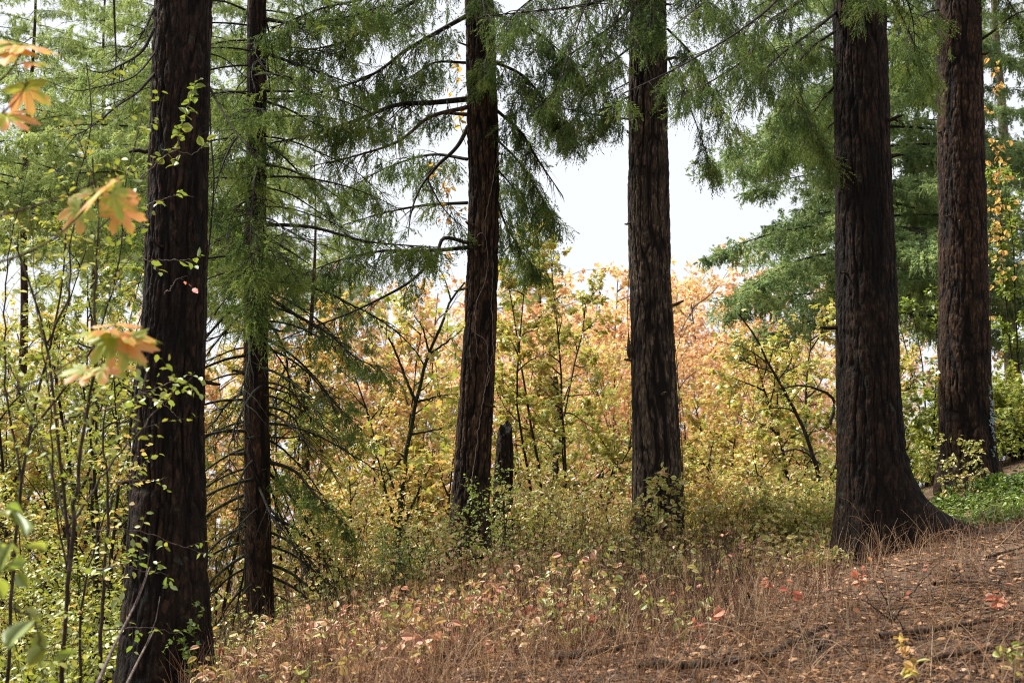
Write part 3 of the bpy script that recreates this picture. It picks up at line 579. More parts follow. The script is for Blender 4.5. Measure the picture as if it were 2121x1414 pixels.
# T4: grey-brown straight trunk in front of the sky gap
q = rg(4)
t4, o4, a4, r4 = conifer('tall_fir_tree', 'grey-brown straight trunk standing against the open sky', 'fir tree',
    [(1178, 1300, 1428), (1100, 1308, 1416), (950, 1310, 1412), (800, 1308, 1401), (600, 1305, 1390), (400, 1301, 1385), (150, 1303, 1381), (0, 1306, 1379)], 15, 'bark_grey', 14, amp=.0095, lat=20, flare=.14)
crown_above(t4, o4, a4, r4, 8.4, 12, 3, TM_HANG, q)
for P, kw in (([(1310, -70, 15), (1250, 0, 14.5), (1190, 14, 14.2), (1100, 24, 13.8), (1000, 34, 13.4)], dict(n2=40, wood_r=.024, sec=1.05, droop_sec=.9, spread=75)),
              ([(1308, -120, 15), (1285, 20, 14.4), (1262, 80, 14.2), (1215, 190, 14.0), (1165, 270, 13.9)], dict(n2=44, wood_r=.016, sec=.5)),
              ([(1306, -130, 15), (1240, -20, 14.4), (1210, 20, 14.2), (1180, 110, 14.0), (1140, 200, 13.9), (1110, 240, 13.9)], dict(n2=44, wood_r=.016, sec=.5)),
              ([(1304, 247, 15), (1235, 238, 14.8), (1150, 222, 14.6), (1060, 212, 14.4)], dict(n2=36, wood_r=.013, sec=.45, hang=1.1)),
              ([(1304, 170, 15), (1275, 185, 14.8), (1240, 200, 14.7)], dict(n2=18, wood_r=.01, sec=.35)),
              ([(1308, -100, 15), (1200, -40, 14.8), (1100, 0, 14.5), (1040, 70, 14.3), (1040, 140, 14.2)], dict(n2=40, wood_r=.02, sec=.6)),
              ([(1380, -80, 15), (1430, -20, 14.8), (1490, 20, 14.6), (1550, 80, 14.5)], dict(n2=40, wood_r=.02, sec=.65)),
              ([(1345, -100, 14.8), (1345, -40, 14.4), (1348, 10, 14.2), (1345, 70, 14.0)], dict(n2=30, wood_r=.014, sec=.4)),
              ([(1306, 20, 15), (1260, 60, 14.7), (1200, 100, 14.5), (1130, 150, 14.4), (1080, 210, 14.3)], dict(n2=40, wood_r=.016, sec=.6)),
              ([(1304, 100, 15), (1250, 140, 14.8), (1190, 170, 14.6), (1120, 205, 14.5)], dict(n2=34, wood_r=.014, sec=.5)),
              ([(1304, 200, 15), (1250, 225, 14.7), (1200, 240, 14.5), (1165, 270, 14.4)], dict(n2=24, wood_r=.011, sec=.4)),
              ([(1383, 120, 15), (1420, 200, 14.8), (1450, 280, 14.7), (1475, 350, 14.6)], dict(n2=30, wood_r=.011, sec=.3)),
              ([(1382, 60, 15), (1430, 110, 14.9), (1470, 180, 14.8), (1500, 260, 14.7)], dict(n2=34, wood_r=.014, sec=.42))):
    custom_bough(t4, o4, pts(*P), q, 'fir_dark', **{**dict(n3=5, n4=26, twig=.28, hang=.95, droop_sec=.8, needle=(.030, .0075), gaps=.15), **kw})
ks = MB(); tubes(ks, resample(pts((1303, 560, 15), (1300, 640, 15.0), (1302, 700, 14.95), (1304, 745, 14.95)), 20) - o4, np.array([.004] * 14 + [.008, .014, .022, .028, .024, .006]), 7)
tubes(ks, resample(pts((1396, 690, 14.9), (1404, 780, 14.88), (1410, 880, 14.86), (1414, 960, 14.85), (1416, 1060, 14.85)), 30) - o4, np.full(30, .004), 4)
ob('bark_knot', ks.mesh('bark_knot', M['bark_grey']), t4)

# T5: near dark trunk with the buttress root
q = rg(5)
t5, o5, a5, r5 = conifer('buttressed_fir_tree', 'massive black-brown trunk flaring into a long buttress root on the slope', 'fir tree',
    [(1172, 1722, 1885), (1120, 1728, 1880), (1050, 1733, 1876), (950, 1735, 1872), (800, 1734, 1862), (600, 1733, 1854), (300, 1731, 1842), (0, 1727, 1833)], 12.5, 'bark_dark', 15, amp=.0105, lat=21, flare=.04, na=260,
    roots=[(-.10, 2.5, .20, 9), (-1.2, .10, .18, 6), (2.9, .05, .15, 5), (-2.2, .05, .14, 6)])
crown_above(t5, o5, a5, r5, 7.2, 11, 5, TM_HANG, q)
for P, kw in (([(1738, -190, 12.5), (1660, -80, 11.6), (1600, 10, 11.0), (1500, 85, 10.5), (1400, 142, 10.1), (1290, 195, 9.7)], dict(n2=60, wood_r=.02, sec=.45, mat='fir_dark')),
              ([(1738, -120, 12.5), (1660, 0, 11.9), (1590, 50, 11.6), (1555, 110, 11.4), (1480, 165, 11.2), (1400, 200, 11.0)], dict(n2=56, wood_r=.022, sec=.42)),
              ([(1738, -150, 12.5), (1650, -80, 12.1), (1560, -30, 11.7), (1470, 0, 11.3), (1400, 50, 11.0)], dict(n2=54, wood_r=.02, sec=.55)),
              ([(1738, 20, 12.5), (1690, 60, 12.2), (1610, 120, 11.9), (1540, 200, 11.6), (1520, 260, 11.5)], dict(n2=44, wood_r=.018, sec=.42)),
              ([(1738, 60, 12.5), (1680, 100, 12.5), (1640, 160, 12.4), (1680, 260, 12.3), (1720, 330, 12.3)], dict(n2=44, wood_r=.014, sec=.4)),
              ([(1735, 105, 12.5), (1690, 95, 12.7), (1620, 100, 13), (1560, 140, 13.3)], dict(n2=36, wood_r=.014, sec=.5)),
              ([(1780, -130, 12.3), (1790, -60, 11.8), (1795, -10, 11.5), (1800, 20, 11.3)], dict(n2=24, wood_r=.012, sec=.25)),
              ([(1836, -80, 12.5), (1870, -20, 12.5), (1890, 40, 12.6), (1895, 110, 12.7)], dict(n2=34, wood_r=.014, sec=.35, mat='fir')),
              ([(1836, -20, 12.5), (1870, 40, 12.9), (1900, 110, 13.3), (1920, 190, 13.6)], dict(n2=30, wood_r=.012, sec=.35, mat='fir')),
              ([(1738, 170, 12.5), (1710, 200, 12.8), (1670, 250, 13.2), (1620, 290, 13.5), (1590, 350, 13.8)], dict(n2=40, wood_r=.014, sec=.42, mat='fir')),
              ([(1738, 250, 12.5), (1715, 265, 12.8), (1695, 300, 13.0), (1690, 330, 13.1)], dict(n2=12, wood_r=.012, sec=.3, mat='fir'))):
    kw = dict(kw); mt = kw.pop('mat', 'fir_dark')
    custom_bough(t5, o5, pts(*P), q, mt, **{**dict(n3=5, n4=28, twig=.24, hang=.85, droop_sec=.7, needle=(.025, .006), gaps=.12), **kw})

# T6: the reddish trunk furthest to the right
q = rg(6)
t6, o6, a6, r6 = conifer('red_fir_tree', 'red-brown trunk with ivy on one edge, beside the orange climbing leaves', 'fir tree',
    [(1008, 1942, 2080), (950, 1947, 2062), (800, 1946, 2051), (600, 1946, 2045), (300, 1944, 2037), (0, 1940, 2029)], 18, 'bark_red', 16, amp=.011, lat=19, flare=.12)
crown_above(t6, o6, a6, r6, 9.2, 14, 8, TM_HANG, q)
for P, kw in (([(2033, 82, 18), (2065, 60, 17.8), (2095, 35, 17.6), (2140, 15, 17.4)], dict(n2=14, wood_r=.022, sec=.4, start=.3)),
              ([(1944, 20, 18), (1915, 30, 17.6), (1890, 70, 17.3), (1885, 130, 17.2)], dict(n2=36, wood_r=.016, sec=.45)),
              ([(2030, -60, 18), (2080, -10, 17.8), (2120, 60, 17.6)], dict(n2=30, wood_r=.018, sec=.5))):
    custom_bough(t6, o6, pts(*P), q, 'fir', **{**dict(n3=5, n4=26, twig=.32, hang=.9, droop_sec=.7, needle=(.033, .0085)), **kw})
iv = MB(); n = 420; v = 790 + 225 * q.random(n) ** .7; uu = np.interp(v, [790, 900, 1010], [2044, 2040, 2030]) + q.uniform(-14, 22, n) * np.interp(v, [790, 1010], [.5, 1.5])
P = np.array([at(a, b, 17.78 - .03 * q.random()) for a, b in zip(uu, v)]) - o6
leaves(iv, P, np.c_[q.normal(0, .5, n), q.normal(-.3, .3, n), -np.ones(n)], np.c_[q.normal(.5, .5, n), -np.ones(n), q.normal(.3, .4, n)], q.uniform(.04, .075, n), 'star')
M['ivy'] = leaf_mat('ivy_leaves', [(0, (.012, .03, .012)), (1, (.03, .06, .02))], transl=.1, gloss=.16, rough=.25)
ob('ivy', iv.mesh('ivy', M['ivy']), t6)

for tr, og_, ax_f, rf, z_lo, z_hi, n_, mt in ((t1, o1, a1, r1, 1.0, 4.2, 5, 'bark_dark'), (t2, o2, a2, r2, .3, 3.2, 14, 'limb'), (t3, o3, a3, r3, 1.2, 6, 8, 'bark_brown'), (t4, o4, a4, r4, 1.5, 6.2, 8, 'bark_grey'), (t5, o5, a5, r5, 1.6, 5.6, 6, 'bark_dark'), (t6, o6, a6, r6, 1.8, 8, 8, 'bark_red')):
    for i in range(n_):
        z = z_lo + (z_hi - z_lo) * (i + q.random()) / n_ + og_[2]; a = q.uniform(pi, 2 * pi); d = np.array([math.cos(a), math.sin(a), q.uniform(-.3, .25)]); c = ax_f(z) + np.array([math.cos(a), math.sin(a), 0]) * (rf(z) - .03); l = q.uniform(.07, .2); r0_ = q.uniform(.009, .02)
        sb = MB(); tubes(sb, d * np.linspace(0, 1, 6)[:, None] * l + q.normal(0, .004, (6, 3)), r0_ * np.array([1.7, 1.15, .95, .9, .8, .5]), 7); ob('branch_stub', sb.mesh('branch_stub', M[mt]), tr, c - og_)

# ------------------------------------------------------------------ conifers behind
def far_conifer(name, label, u, Y, vbot, ztop, tms, seed, n=64, rad=1., diam=.5, mat='bark_pale', group=None, tilt=(-14, 6), zfull=None, trunk_lo=None):
    q = rg(seed); x = at(u, 900, Y)[0]; z0 = gz(x, Y); root = thing(name, label, 'conifer', (x, Y, z0), group)
    zt = np.linspace(-.2, ztop - z0, 60); rr = diam / 2 * np.clip(1 - zt / (ztop - z0), .06, 1)
    mb = MB(); tubes(mb, np.c_[.05 * np.sin(zt), .05 * np.cos(zt * .7), zt], rr, 18); ob('trunk', mb.mesh('trunk', M[mat]), root)
    zb = at(0, vbot, Y)[2]
    for i in range(n):
        f = (i + q.random()) / n; z = zb + (ztop - .4 - zb) * f; a = (i * 2.399 + q.normal(0, .3)) % (2 * pi)
        L = rad * (1.05 - f * .85 if zfull is None else np.clip((ztop - z) / zfull, .15, 1)) * q.uniform(.8, 1.1)
        add_bough(root, tms[i % len(tms)], (math.cos(a) * rr[5] * .4, math.sin(a) * rr[5] * .4, z - z0), a, R(q.uniform(*tilt)), L, roll=q.normal(0, .1))
    return root
far_conifer('spruce_tree', 'bluish-green spruce with dense sweeping boughs behind the buttressed fir', 1838, 25, 655, 15.5, TM_SPR, 81, n=104, rad=1.1, zfull=7, mat='bark_brown')
far_conifer('spruce_tree', 'dense green conifer seen between the buttressed fir and the ivy-edged fir', 1985, 29, 640, 16.5, TM_SPR, 82, n=80, rad=.95, zfull=8, mat='bark_brown')
far_conifer('fir_tree', 'pale pinkish trunk with green boughs beyond the ivy-edged fir', 2100, 31, 60, 18, TM_FIR, 83, n=34, rad=1.2, diam=.42, zfull=8)
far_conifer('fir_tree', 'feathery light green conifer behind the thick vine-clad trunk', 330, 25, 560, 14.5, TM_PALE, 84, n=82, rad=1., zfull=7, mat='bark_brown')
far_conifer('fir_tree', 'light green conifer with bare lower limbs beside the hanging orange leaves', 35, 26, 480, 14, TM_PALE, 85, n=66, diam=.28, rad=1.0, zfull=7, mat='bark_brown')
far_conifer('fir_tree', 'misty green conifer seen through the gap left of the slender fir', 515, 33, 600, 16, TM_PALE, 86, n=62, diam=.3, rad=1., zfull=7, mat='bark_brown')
far_conifer('fir_tree', 'dark green young conifer behind the forked maple', 640, 24, 900, 8, TM_FIR, 87, n=60, rad=.9, zfull=6, mat='bark_brown', diam=.22)
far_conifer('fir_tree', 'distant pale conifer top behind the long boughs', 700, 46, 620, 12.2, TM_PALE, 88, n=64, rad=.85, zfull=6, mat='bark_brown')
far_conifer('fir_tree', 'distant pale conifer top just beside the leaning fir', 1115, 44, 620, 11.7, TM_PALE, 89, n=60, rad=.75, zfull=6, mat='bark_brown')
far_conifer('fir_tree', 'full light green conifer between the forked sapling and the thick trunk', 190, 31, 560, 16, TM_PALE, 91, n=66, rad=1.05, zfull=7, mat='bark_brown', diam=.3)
far_conifer('fir_tree', 'distant green conifer low behind the orange maple canopy', 1490, 52, 640, 9.0, TM_PALE, 90, n=40, rad=.8, zfull=6, mat='bark_brown')

# ------------------------------------------------------------------ orange maples in the hollow behind
q = rg(101)
proto = []
def far_maple(u, vtop, Y, wid, var, label, mat='orange', nl=8000):
    r_ = bush('autumn_maple', label, 'maple tree', u, vtop, Y, wid, None, mat, rg(110 + var), nleaf=nl, leaf=.14, kind='star', stems=5, group='yellow maples in the hollow' if mat == 'gold' else 'orange maples in the hollow', bare=.3, wood='grey_twig', r0=.05, fill=1.25, tilt=.7)
    proto.append(r_); return r_
L_ = 'pale orange maple crown in the hollow behind the trunks'
far_maple(1250, 600, 36, 5.6, 0, L_); far_maple(1540, 575, 38, 6.0, 1, L_); far_maple(860, 590, 37, 6.0, 2, L_, 'peach'); far_maple(-80, 640, 37, 6.0, 3, 'pale yellow maple crown far off beyond the thick trunk', 'gold')
HP = [at(0, v, Y)[2] - p.location[2] for p, v, Y in zip(proto, (600, 575, 590, 640), (36, 38, 37, 37))]
def copy_tree(o, loc, rz, s):
    c = o.copy(); col.objects.link(c); c.location = loc; c.rotation_euler = (0, 0, rz); c.scale = (s,) * 3
    for ch in o.children:
        d = ch.copy(); col.objects.link(d); d.parent = c
    return c
for i, (u, Y, v) in enumerate([(1130, 39, 615), (1420, 34, 600), (1660, 35, 600), (1010, 34, 640), (720, 36, 580), (580, 40, 600), (1330, 43, 600), (1480, 44, 570), (950, 45, 600), (1180, 48, 610), (1640, 43, 565), (1780, 39, 600), (760, 45, 575), (1400, 40, 585), (1080, 31, 700), (1560, 31, 680), (1290, 31, 690), (860, 31, 700), (460, 38, 640), (300, 36, 680), (120, 38, 640), (-30, 36, 660)]):
    x = at(u, 900, Y)[0]; z0 = gz(x, Y); k = i % 3 if 560 < u and v < 650 else 3
    c_ = copy_tree(proto[k], (x, Y, z0), i * 1.7, (at(0, v, Y)[2] - z0) / HP[k])
    if k == 3 and u > 560: c_['label'] = 'low yellow maple crown in the hollow under the orange ones'

# ------------------------------------------------------------------ yellow-green maples and bushes of the middle distance
B = bush
B('vine_maple', 'yellow-green maple with brown seed keys just beside the leaning fir', 'maple tree', 1130, 475, 19, 2.0, None, 'yellowgreen', rg(201), nleaf=6525, leaf=0.070, stems=4, bare=.4, keys=46, tilt=.5, r0=.028)
B('vine_maple', 'airy maple with dark forked stem between the slender fir and the leaning fir', 'maple tree', 800, 640, 20, 2.6, None, 'yellow', rg(202), nleaf=5437, leaf=0.070, stems=4, bare=.3, keys=30)
B('vine_maple', 'low golden maple behind the roots of the leaning fir', 'maple tree', 900, 840, 19, 2.4, None, 'yellow', rg(203), nleaf=5800, leaf=0.063, stems=5, bare=.15)
B('vine_maple', 'bright yellow-green maple to the left of the grey-brown trunk', 'maple tree', 1190, 800, 19.5, 2.3, None, 'yellowgreen', rg(204), nleaf=6525, leaf=0.063, stems=5, bare=.15)
B('vine_maple', 'yellow-green maple with bare dark limbs beside the buttressed fir', 'maple tree', 1650, 630, 18.5, 2.3, None, 'yellowgreen', rg(205), nleaf=5437, leaf=0.070, stems=4, bare=.25, keys=26, r0=.035)
B('vine_maple', 'golden bush behind the grey-brown trunk on its right', 'maple bush', 1480, 800, 20, 2.2, None, 'yellow', rg(206), nleaf=6525, leaf=0.063, stems=5, bare=.12)
B('vine_maple', 'low yellow-green bush at the foot of the sky gap', 'maple bush', 1560, 900, 17.5, 1.9, None, 'yellowgreen', rg(207), nleaf=5800, leaf=0.056, stems=6, bare=.08)
B('vine_maple', 'vivid green-yellow maple seen between the two right-hand firs', 'maple tree', 1905, 745, 20.5, 1.9, None, 'green_leaf', rg(208), nleaf=6525, leaf=0.070, stems=5, bare=.12)
B('vine_maple', 'vivid green-yellow maple bush beyond the ivy-edged fir', 'maple bush', 2110, 770, 20, 2.0, None, 'green_leaf', rg(209), nleaf=6887, leaf=0.070, stems=5, bare=.1)
B('vine_maple', 'tall yellow maple behind the thick trunk beside the orange leaves', 'maple tree', 80, 520, 17, 2.6, None, 'green_leaf', rg(210), nleaf=9425, leaf=0.063, stems=5, bare=.25)
B('vine_maple', 'amber maple low behind the sapling stems', 'maple tree', 120, 760, 19, 3.0, None, 'yellow', rg(211), nleaf=8700, leaf=0.063, stems=5, bare=.12)
B('vine_maple', 'yellow-green maple behind the thick trunk on its right', 'maple tree', 440, 700, 18, 2.0, None, 'yellow', rg(212), nleaf=5800, leaf=0.063, stems=4, bare=.2)
B('vine_maple', 'yellow maple behind the drooping limbs of the slender fir', 'maple tree', 640, 800, 19, 2.4, None, 'yellowgreen', rg(213), nleaf=6887, leaf=0.063, stems=5, bare=.15)
B('vine_maple', 'shady gold bush behind the foot of the slender fir', 'maple bush', 690, 960, 17.5, 2.0, None, 'yellow', rg(214), nleaf=5800, leaf=0.056, stems=6, bare=.08)
B('vine_maple', 'sparse green sapling thicket behind the hanging orange leaves', 'maple bush', 230, 560, 14.5, 1.9, None, 'green_leaf', rg(215), nleaf=5800, leaf=0.046, kind='oval', stems=5, bare=.2)
B('vine_maple', 'wide yellow-green maple far behind the forked sapling', 'maple tree', -20, 600, 22, 3.4, None, 'yellowgreen', rg(231), nleaf=9425, leaf=0.070, stems=5, bare=.1)
B('vine_maple', 'broad yellow maple far behind the thick trunk', 'maple tree', 250, 700, 23, 3.4, None, 'yellowgreen', rg(232), nleaf=9425, leaf=0.070, stems=5, bare=.1)
B('vine_maple', 'orange-tinged maple in the gap between the thick trunk and the slender fir', 'maple tree', 470, 780, 23, 3.0, None, 'yellow', rg(233), nleaf=7612, leaf=0.070, stems=5, bare=.1)
B('vine_maple', 'low amber bush deep behind the forked sapling stems', 'maple bush', 30, 900, 17.5, 2.4, None, 'yellow', rg(234), nleaf=6525, leaf=0.056, stems=6, bare=.05)
B('vine_maple', 'low amber bush deep behind the thick trunk', 'maple bush', 270, 930, 17.5, 2.2, None, 'yellow', rg(235), nleaf=5800, leaf=0.056, stems=6, bare=.05)
B('leafy_bush', 'low green bush at the foot of the thick trunk', 'bush', 90, 1150, 11.5, 1.5, None, 'green_leaf', rg(216), nleaf=4350, leaf=0.039, kind='oval', stems=7, bare=.05, r0=.012)
B('leafy_bush', 'shadowy yellow bush behind the sapling near the ground', 'bush', 60, 980, 14.5, 2.0, None, 'yellowgreen', rg(217), nleaf=5437, leaf=0.042, kind='oval', stems=7, bare=.05, r0=.014)
B('leafy_bush', 'pale small-leaved bush in front of the leaning fir', 'bush', 1022, 970, 14.2, .6, None, 'lime', rg(218), nleaf=900, leaf=0.032, kind='oval', stems=7, bare=.1, r0=.009)
B('leafy_bush', 'fresh green thin-stemmed bush left of the leaning fir foot', 'bush', 860, 1070, 13.5, .95, None, 'lime', rg(219), nleaf=3625, leaf=0.023, kind='oval', stems=10, bare=.12, r0=.008)
B('leafy_bush', 'yellow round-leaved shoot in front of the grey-brown trunk', 'bush', 1375, 985, 14.2, .55, None, 'weedleaf', rg(220), nleaf=761, leaf=0.053, kind='broad', stems=5, bare=.15, r0=.008)
B('leafy_bush', 'golden bush beside the foot of the grey-brown trunk', 'bush', 1490, 990, 15.5, 1.2, None, 'yellow', rg(221), nleaf=3262, leaf=0.042, kind='broad', stems=7, bare=.1, r0=.009)
B('leafy_bush', 'peach and yellow low bush beside the buttressed fir', 'bush', 1650, 1010, 14.5, 1.1, None, 'weedleaf', rg(222), nleaf=3625, leaf=0.042, kind='broad', stems=8, bare=.05, r0=.009)
B('leafy_bush', 'pale yellow leafy shoot in front of the ivy-edged fir', 'bush', 1985, 905, 17.2, .5, None, 'weedleaf', rg(223), nleaf=416, leaf=0.049, kind='broad', stems=4, bare=.2, r0=.007)
B('leafy_bush', 'pale willowy bush in the gap beside the ivy-edged fir', 'bush', 1925, 560, 22, .8, None, 'lime', rg(224), nleaf=1631, leaf=0.063, kind='oval', stems=4, bare=.3, r0=.02)
B('leafy_bush', 'slender young tree with pale yellow leaves beyond the ivy-edged fir', 'young tree', 2108, 280, 21, 1.0, None, 'lime', rg(225), nleaf=5075, leaf=0.060, kind='oval', stems=3, bare=.3, r0=.02)
B('leafy_bush', 'orange and yellow bush low in the hollow left of the grey-brown trunk', 'bush', 1100, 960, 17.5, 1.7, None, 'weedleaf', rg(226), nleaf=5437, leaf=0.046, kind='broad', stems=7, bare=.08, r0=.01)
B('leafy_bush', 'pale yellow bush right before the grey-brown trunk on its left', 'bush', 1230, 1040, 15.5, 1.3, None, 'weedleaf', rg(227), nleaf=4350, leaf=0.035, kind='oval', stems=9, bare=.05, r0=.008)

B('leafy_bush', 'wispy thin-stemmed yellow-green shrub standing between the slender fir and the forked maple', 'bush', 705, 1010, 13.6, 0.7, None, 'yellowgreen', rg(260), nleaf=800, leaf=.042, kind='oval', stems=9, bare=.18, r0=.006)
B('leafy_bush', 'lacy yellow-green shrub just in front of the forked maple foot', 'bush', 795, 985, 14.4, 0.8, None, 'yellow', rg(261), nleaf=800, leaf=.042, kind='oval', stems=9, bare=.18, r0=.006)
B('leafy_bush', 'wispy pale shrub halfway between the leaning fir and the grey-brown trunk', 'bush', 1165, 985, 14.3, 0.8, None, 'yellowgreen', rg(262), nleaf=800, leaf=.042, kind='oval', stems=9, bare=.18, r0=.006)
B('leafy_bush', 'thin-stemmed yellow shrub just left of the grey-brown trunk foot', 'bush', 1262, 1010, 14.6, 0.7, None, 'yellow', rg(263), nleaf=800, leaf=.042, kind='oval', stems=9, bare=.18, r0=.006)
B('leafy_bush', 'lacy yellow-green shrub just right of the grey-brown trunk', 'bush', 1460, 960, 15.8, 0.8, None, 'yellowgreen', rg(264), nleaf=800, leaf=.042, kind='oval', stems=9, bare=.18, r0=.006)
B('leafy_bush', 'wispy yellow-green shrub midway between the grey-brown trunk and the buttressed fir', 'bush', 1570, 985, 15.2, 0.8, None, 'yellow', rg(265), nleaf=800, leaf=.042, kind='oval', stems=9, bare=.18, r0=.006)
B('leafy_bush', 'tall lacy shrub behind the buttressed fir on its left', 'bush', 1690, 960, 14.6, 0.7, None, 'yellowgreen', rg(266), nleaf=800, leaf=.042, kind='oval', stems=9, bare=.18, r0=.006)
B('leafy_bush', 'low wispy yellowish shrub in front of the leaning fir foot', 'bush', 930, 1060, 12.8, 0.6, None, 'weedleaf', rg(267), nleaf=800, leaf=.042, kind='oval', stems=9, bare=.18, r0=.006)
B('vine_maple', 'full green-yellow maple at the edge of the view behind the forked sapling', 'maple tree', -45, 440, 18.5, 2.6, None, 'green_leaf', rg(271), nleaf=7000, leaf=.075, stems=5, bare=.2)
B('vine_maple', 'leafy yellow-green maple close behind the thick trunk on its left', 'maple tree', 215, 540, 19.5, 2.4, None, 'yellowgreen', rg(272), nleaf=6000, leaf=.075, stems=5, bare=.2)

# ------------------------------------------------------------------ near plants
def onground(u, v, lo=4., hi=30.):
    """where the view ray through (u, v) meets the ground"""
    Ys = np.linspace(lo, hi, 400); P = np.array([at(u, v, Y) for Y in Ys]); g = ground(P[:, 0], P[:, 1])
    k = np.argmax(P[:, 2] < g) if (P[:, 2] < g).any() else len(Ys) - 1
    p = P[k].copy(); p[2] = gz(p[0], p[1]); return p
def stem_plant(name, label, cat, lines, leafmat, seed, leaf, kind, per=14, r0=.004, wood='stem', side=6, sidelen=.3, group=None, tilt=.55, tipleaf=0, droop=.35, bare=.1):
    """a plant whose main stems follow given lines; thin side twigs carry the leaves"""
    q = rg(seed); og = np.array((lines[0][0] if isinstance(lines[0], tuple) else lines[0])[0], float); root = thing(name, label, cat, og, group)
    wm, lm = MB(), MB()
    for ln, rr in [(l, r0) if not isinstance(l, tuple) else l for l in lines]:
        P = resample(ln, 24) - og; P[1:] += q.normal(0, .004, (23, 3))
        tubes(wm, P, rr * (1 - .75 * np.linspace(0, 1, 24)), 6)
        if side:
            p, d, t = children(q, P[None], side, bare, 1., 50, .15)
            L2 = sidelen * q.uniform(.5, 1.2, len(p)) * (1.2 - .6 * t); P2 = grow(q, p, d, L2, None, 7, .13, .0, .12)
            tubes(wm, P2, max(rr * .22, .0012) * (1.1 - np.linspace(0, 1, 7))[None] * np.ones((len(p), 1)), 4)
        else: P2 = P[None, ::3]
        n = per * len(P2); i = np.repeat(np.arange(len(P2)), per); m = P2.shape[1] - 1
        f = np.tile((np.arange(per) + .5) / per, len(P2)) * .9 + .1; x = f * m; j = np.clip(x.astype(int), 0, m - 1); ff = (x - j)[:, None]
        pos = P2[i, j] * (1 - ff) + P2[i, j + 1] * ff; T = norm(P2[i, j + 1] - P2[i, j])
        sdv = norm(np.cross(T, [0, 0, 1.]) + 1e-6) * np.where(np.arange(n) % 2, 1, -1)[:, None]
        out = norm(T * .6 + sdv * .9 + q.normal(0, .25, (n, 3)))
        scatter_leaves(lm, pos + out * leaf * .12, out, q, leaf, kind, tilt=tilt, droop=droop)
    ob('stem', wm.mesh(name + '_stem', M[wood]), root); ob('leaves', lm.mesh(name + '_leaves', M[leafmat]), root)
    return root
Q = lambda *p: pts(*p)
b0 = onground(139, 1440, 4, 9)
stem_plant('sapling', 'tall forked sapling with two slender stems and small green leaves beside the thick trunk', 'sapling',
    [(np.vstack([b0, Q((137, 1260, 6.3), (143, 1150, 6.3), (130, 1000, 6.3), (116, 880, 6.3), (96, 720, 6.3), (60, 580, 6.35), (28, 500, 6.4))]), .017),
     (Q((140, 1250, 6.3), (152, 1060, 6.25), (182, 850, 6.2), (203, 740, 6.15), (196, 600, 6.1), (205, 480, 6.1), (190, 330, 6.1)), .011),
     (Q((98, 710, 6.3), (140, 620, 6.3), (150, 480, 6.3), (185, 380, 6.3), (150, 250, 6.3)), .006),
     (Q((128, 880, 6.3), (160, 860, 6.4), (200, 830, 6.5), (235, 790, 6.6)), .006),
     (Q((147, 1110, 6.3), (100, 960, 6.5), (60, 840, 6.7), (20, 760, 6.8), (-30, 700, 7)), .006),
     (Q((139, 1180, 6.3), (110, 1000, 6.2), (105, 860, 6.1), (80, 650, 6.1), (60, 430, 6.1)), .005),
     (Q((150, 1080, 6.25), (230, 960, 6.4), (290, 890, 6.6), (350, 820, 6.8), (400, 780, 6.9)), .006)], 'green_leaf', 301, .036, 'oval', per=7, side=14, sidelen=.34, bare=.25)
def ray_down(u, v, Y): p = at(u, v, Y); p[2] = gz(p[0], Y) - .05; return p
stem_plant('sapling', 'airy young tree with pale green round leaves above and left of the orange maple leaves', 'sapling',
    [(np.vstack([ray_down(30, 900, 8.2), Q((60, 900, 8.2), (120, 640, 8.2), (150, 420, 8.2), (190, 260, 8.2), (180, 130, 8.2))]), .012),
     (Q((60, 900, 8.2), (200, 700, 8.0), (250, 520, 7.9), (260, 380, 7.9), (300, 220, 7.9)), .008),
     (Q((45, 1000, 8.2), (10, 760, 8.3), (20, 520, 8.3), (60, 330, 8.3)), .008)], 'green_leaf', 302, .046, 'oval', per=7, side=13, sidelen=.5, bare=.4)
stem_plant('sapling', 'thin dark sapling in the shade between the forked sapling and the thick trunk', 'sapling',
    [(np.vstack([ray_down(212, 1300, 9.2), Q((214, 1200, 9.2), (225, 1050, 9.2), (222, 980, 9.2), (212, 900, 9.2), (236, 780, 9.2))]), .016),
     (Q((224, 1060, 9.2), (240, 1000, 9.3), (252, 960, 9.3)), .010),
     (np.vstack([ray_down(175, 1300, 9.6), Q((178, 1200, 9.6), (192, 1150, 9.6), (212, 1080, 9.6), (250, 1010, 9.6))]), .013)], 'yellowgreen', 303, .045, 'oval', per=10, side=10, sidelen=.4, bare=.3)
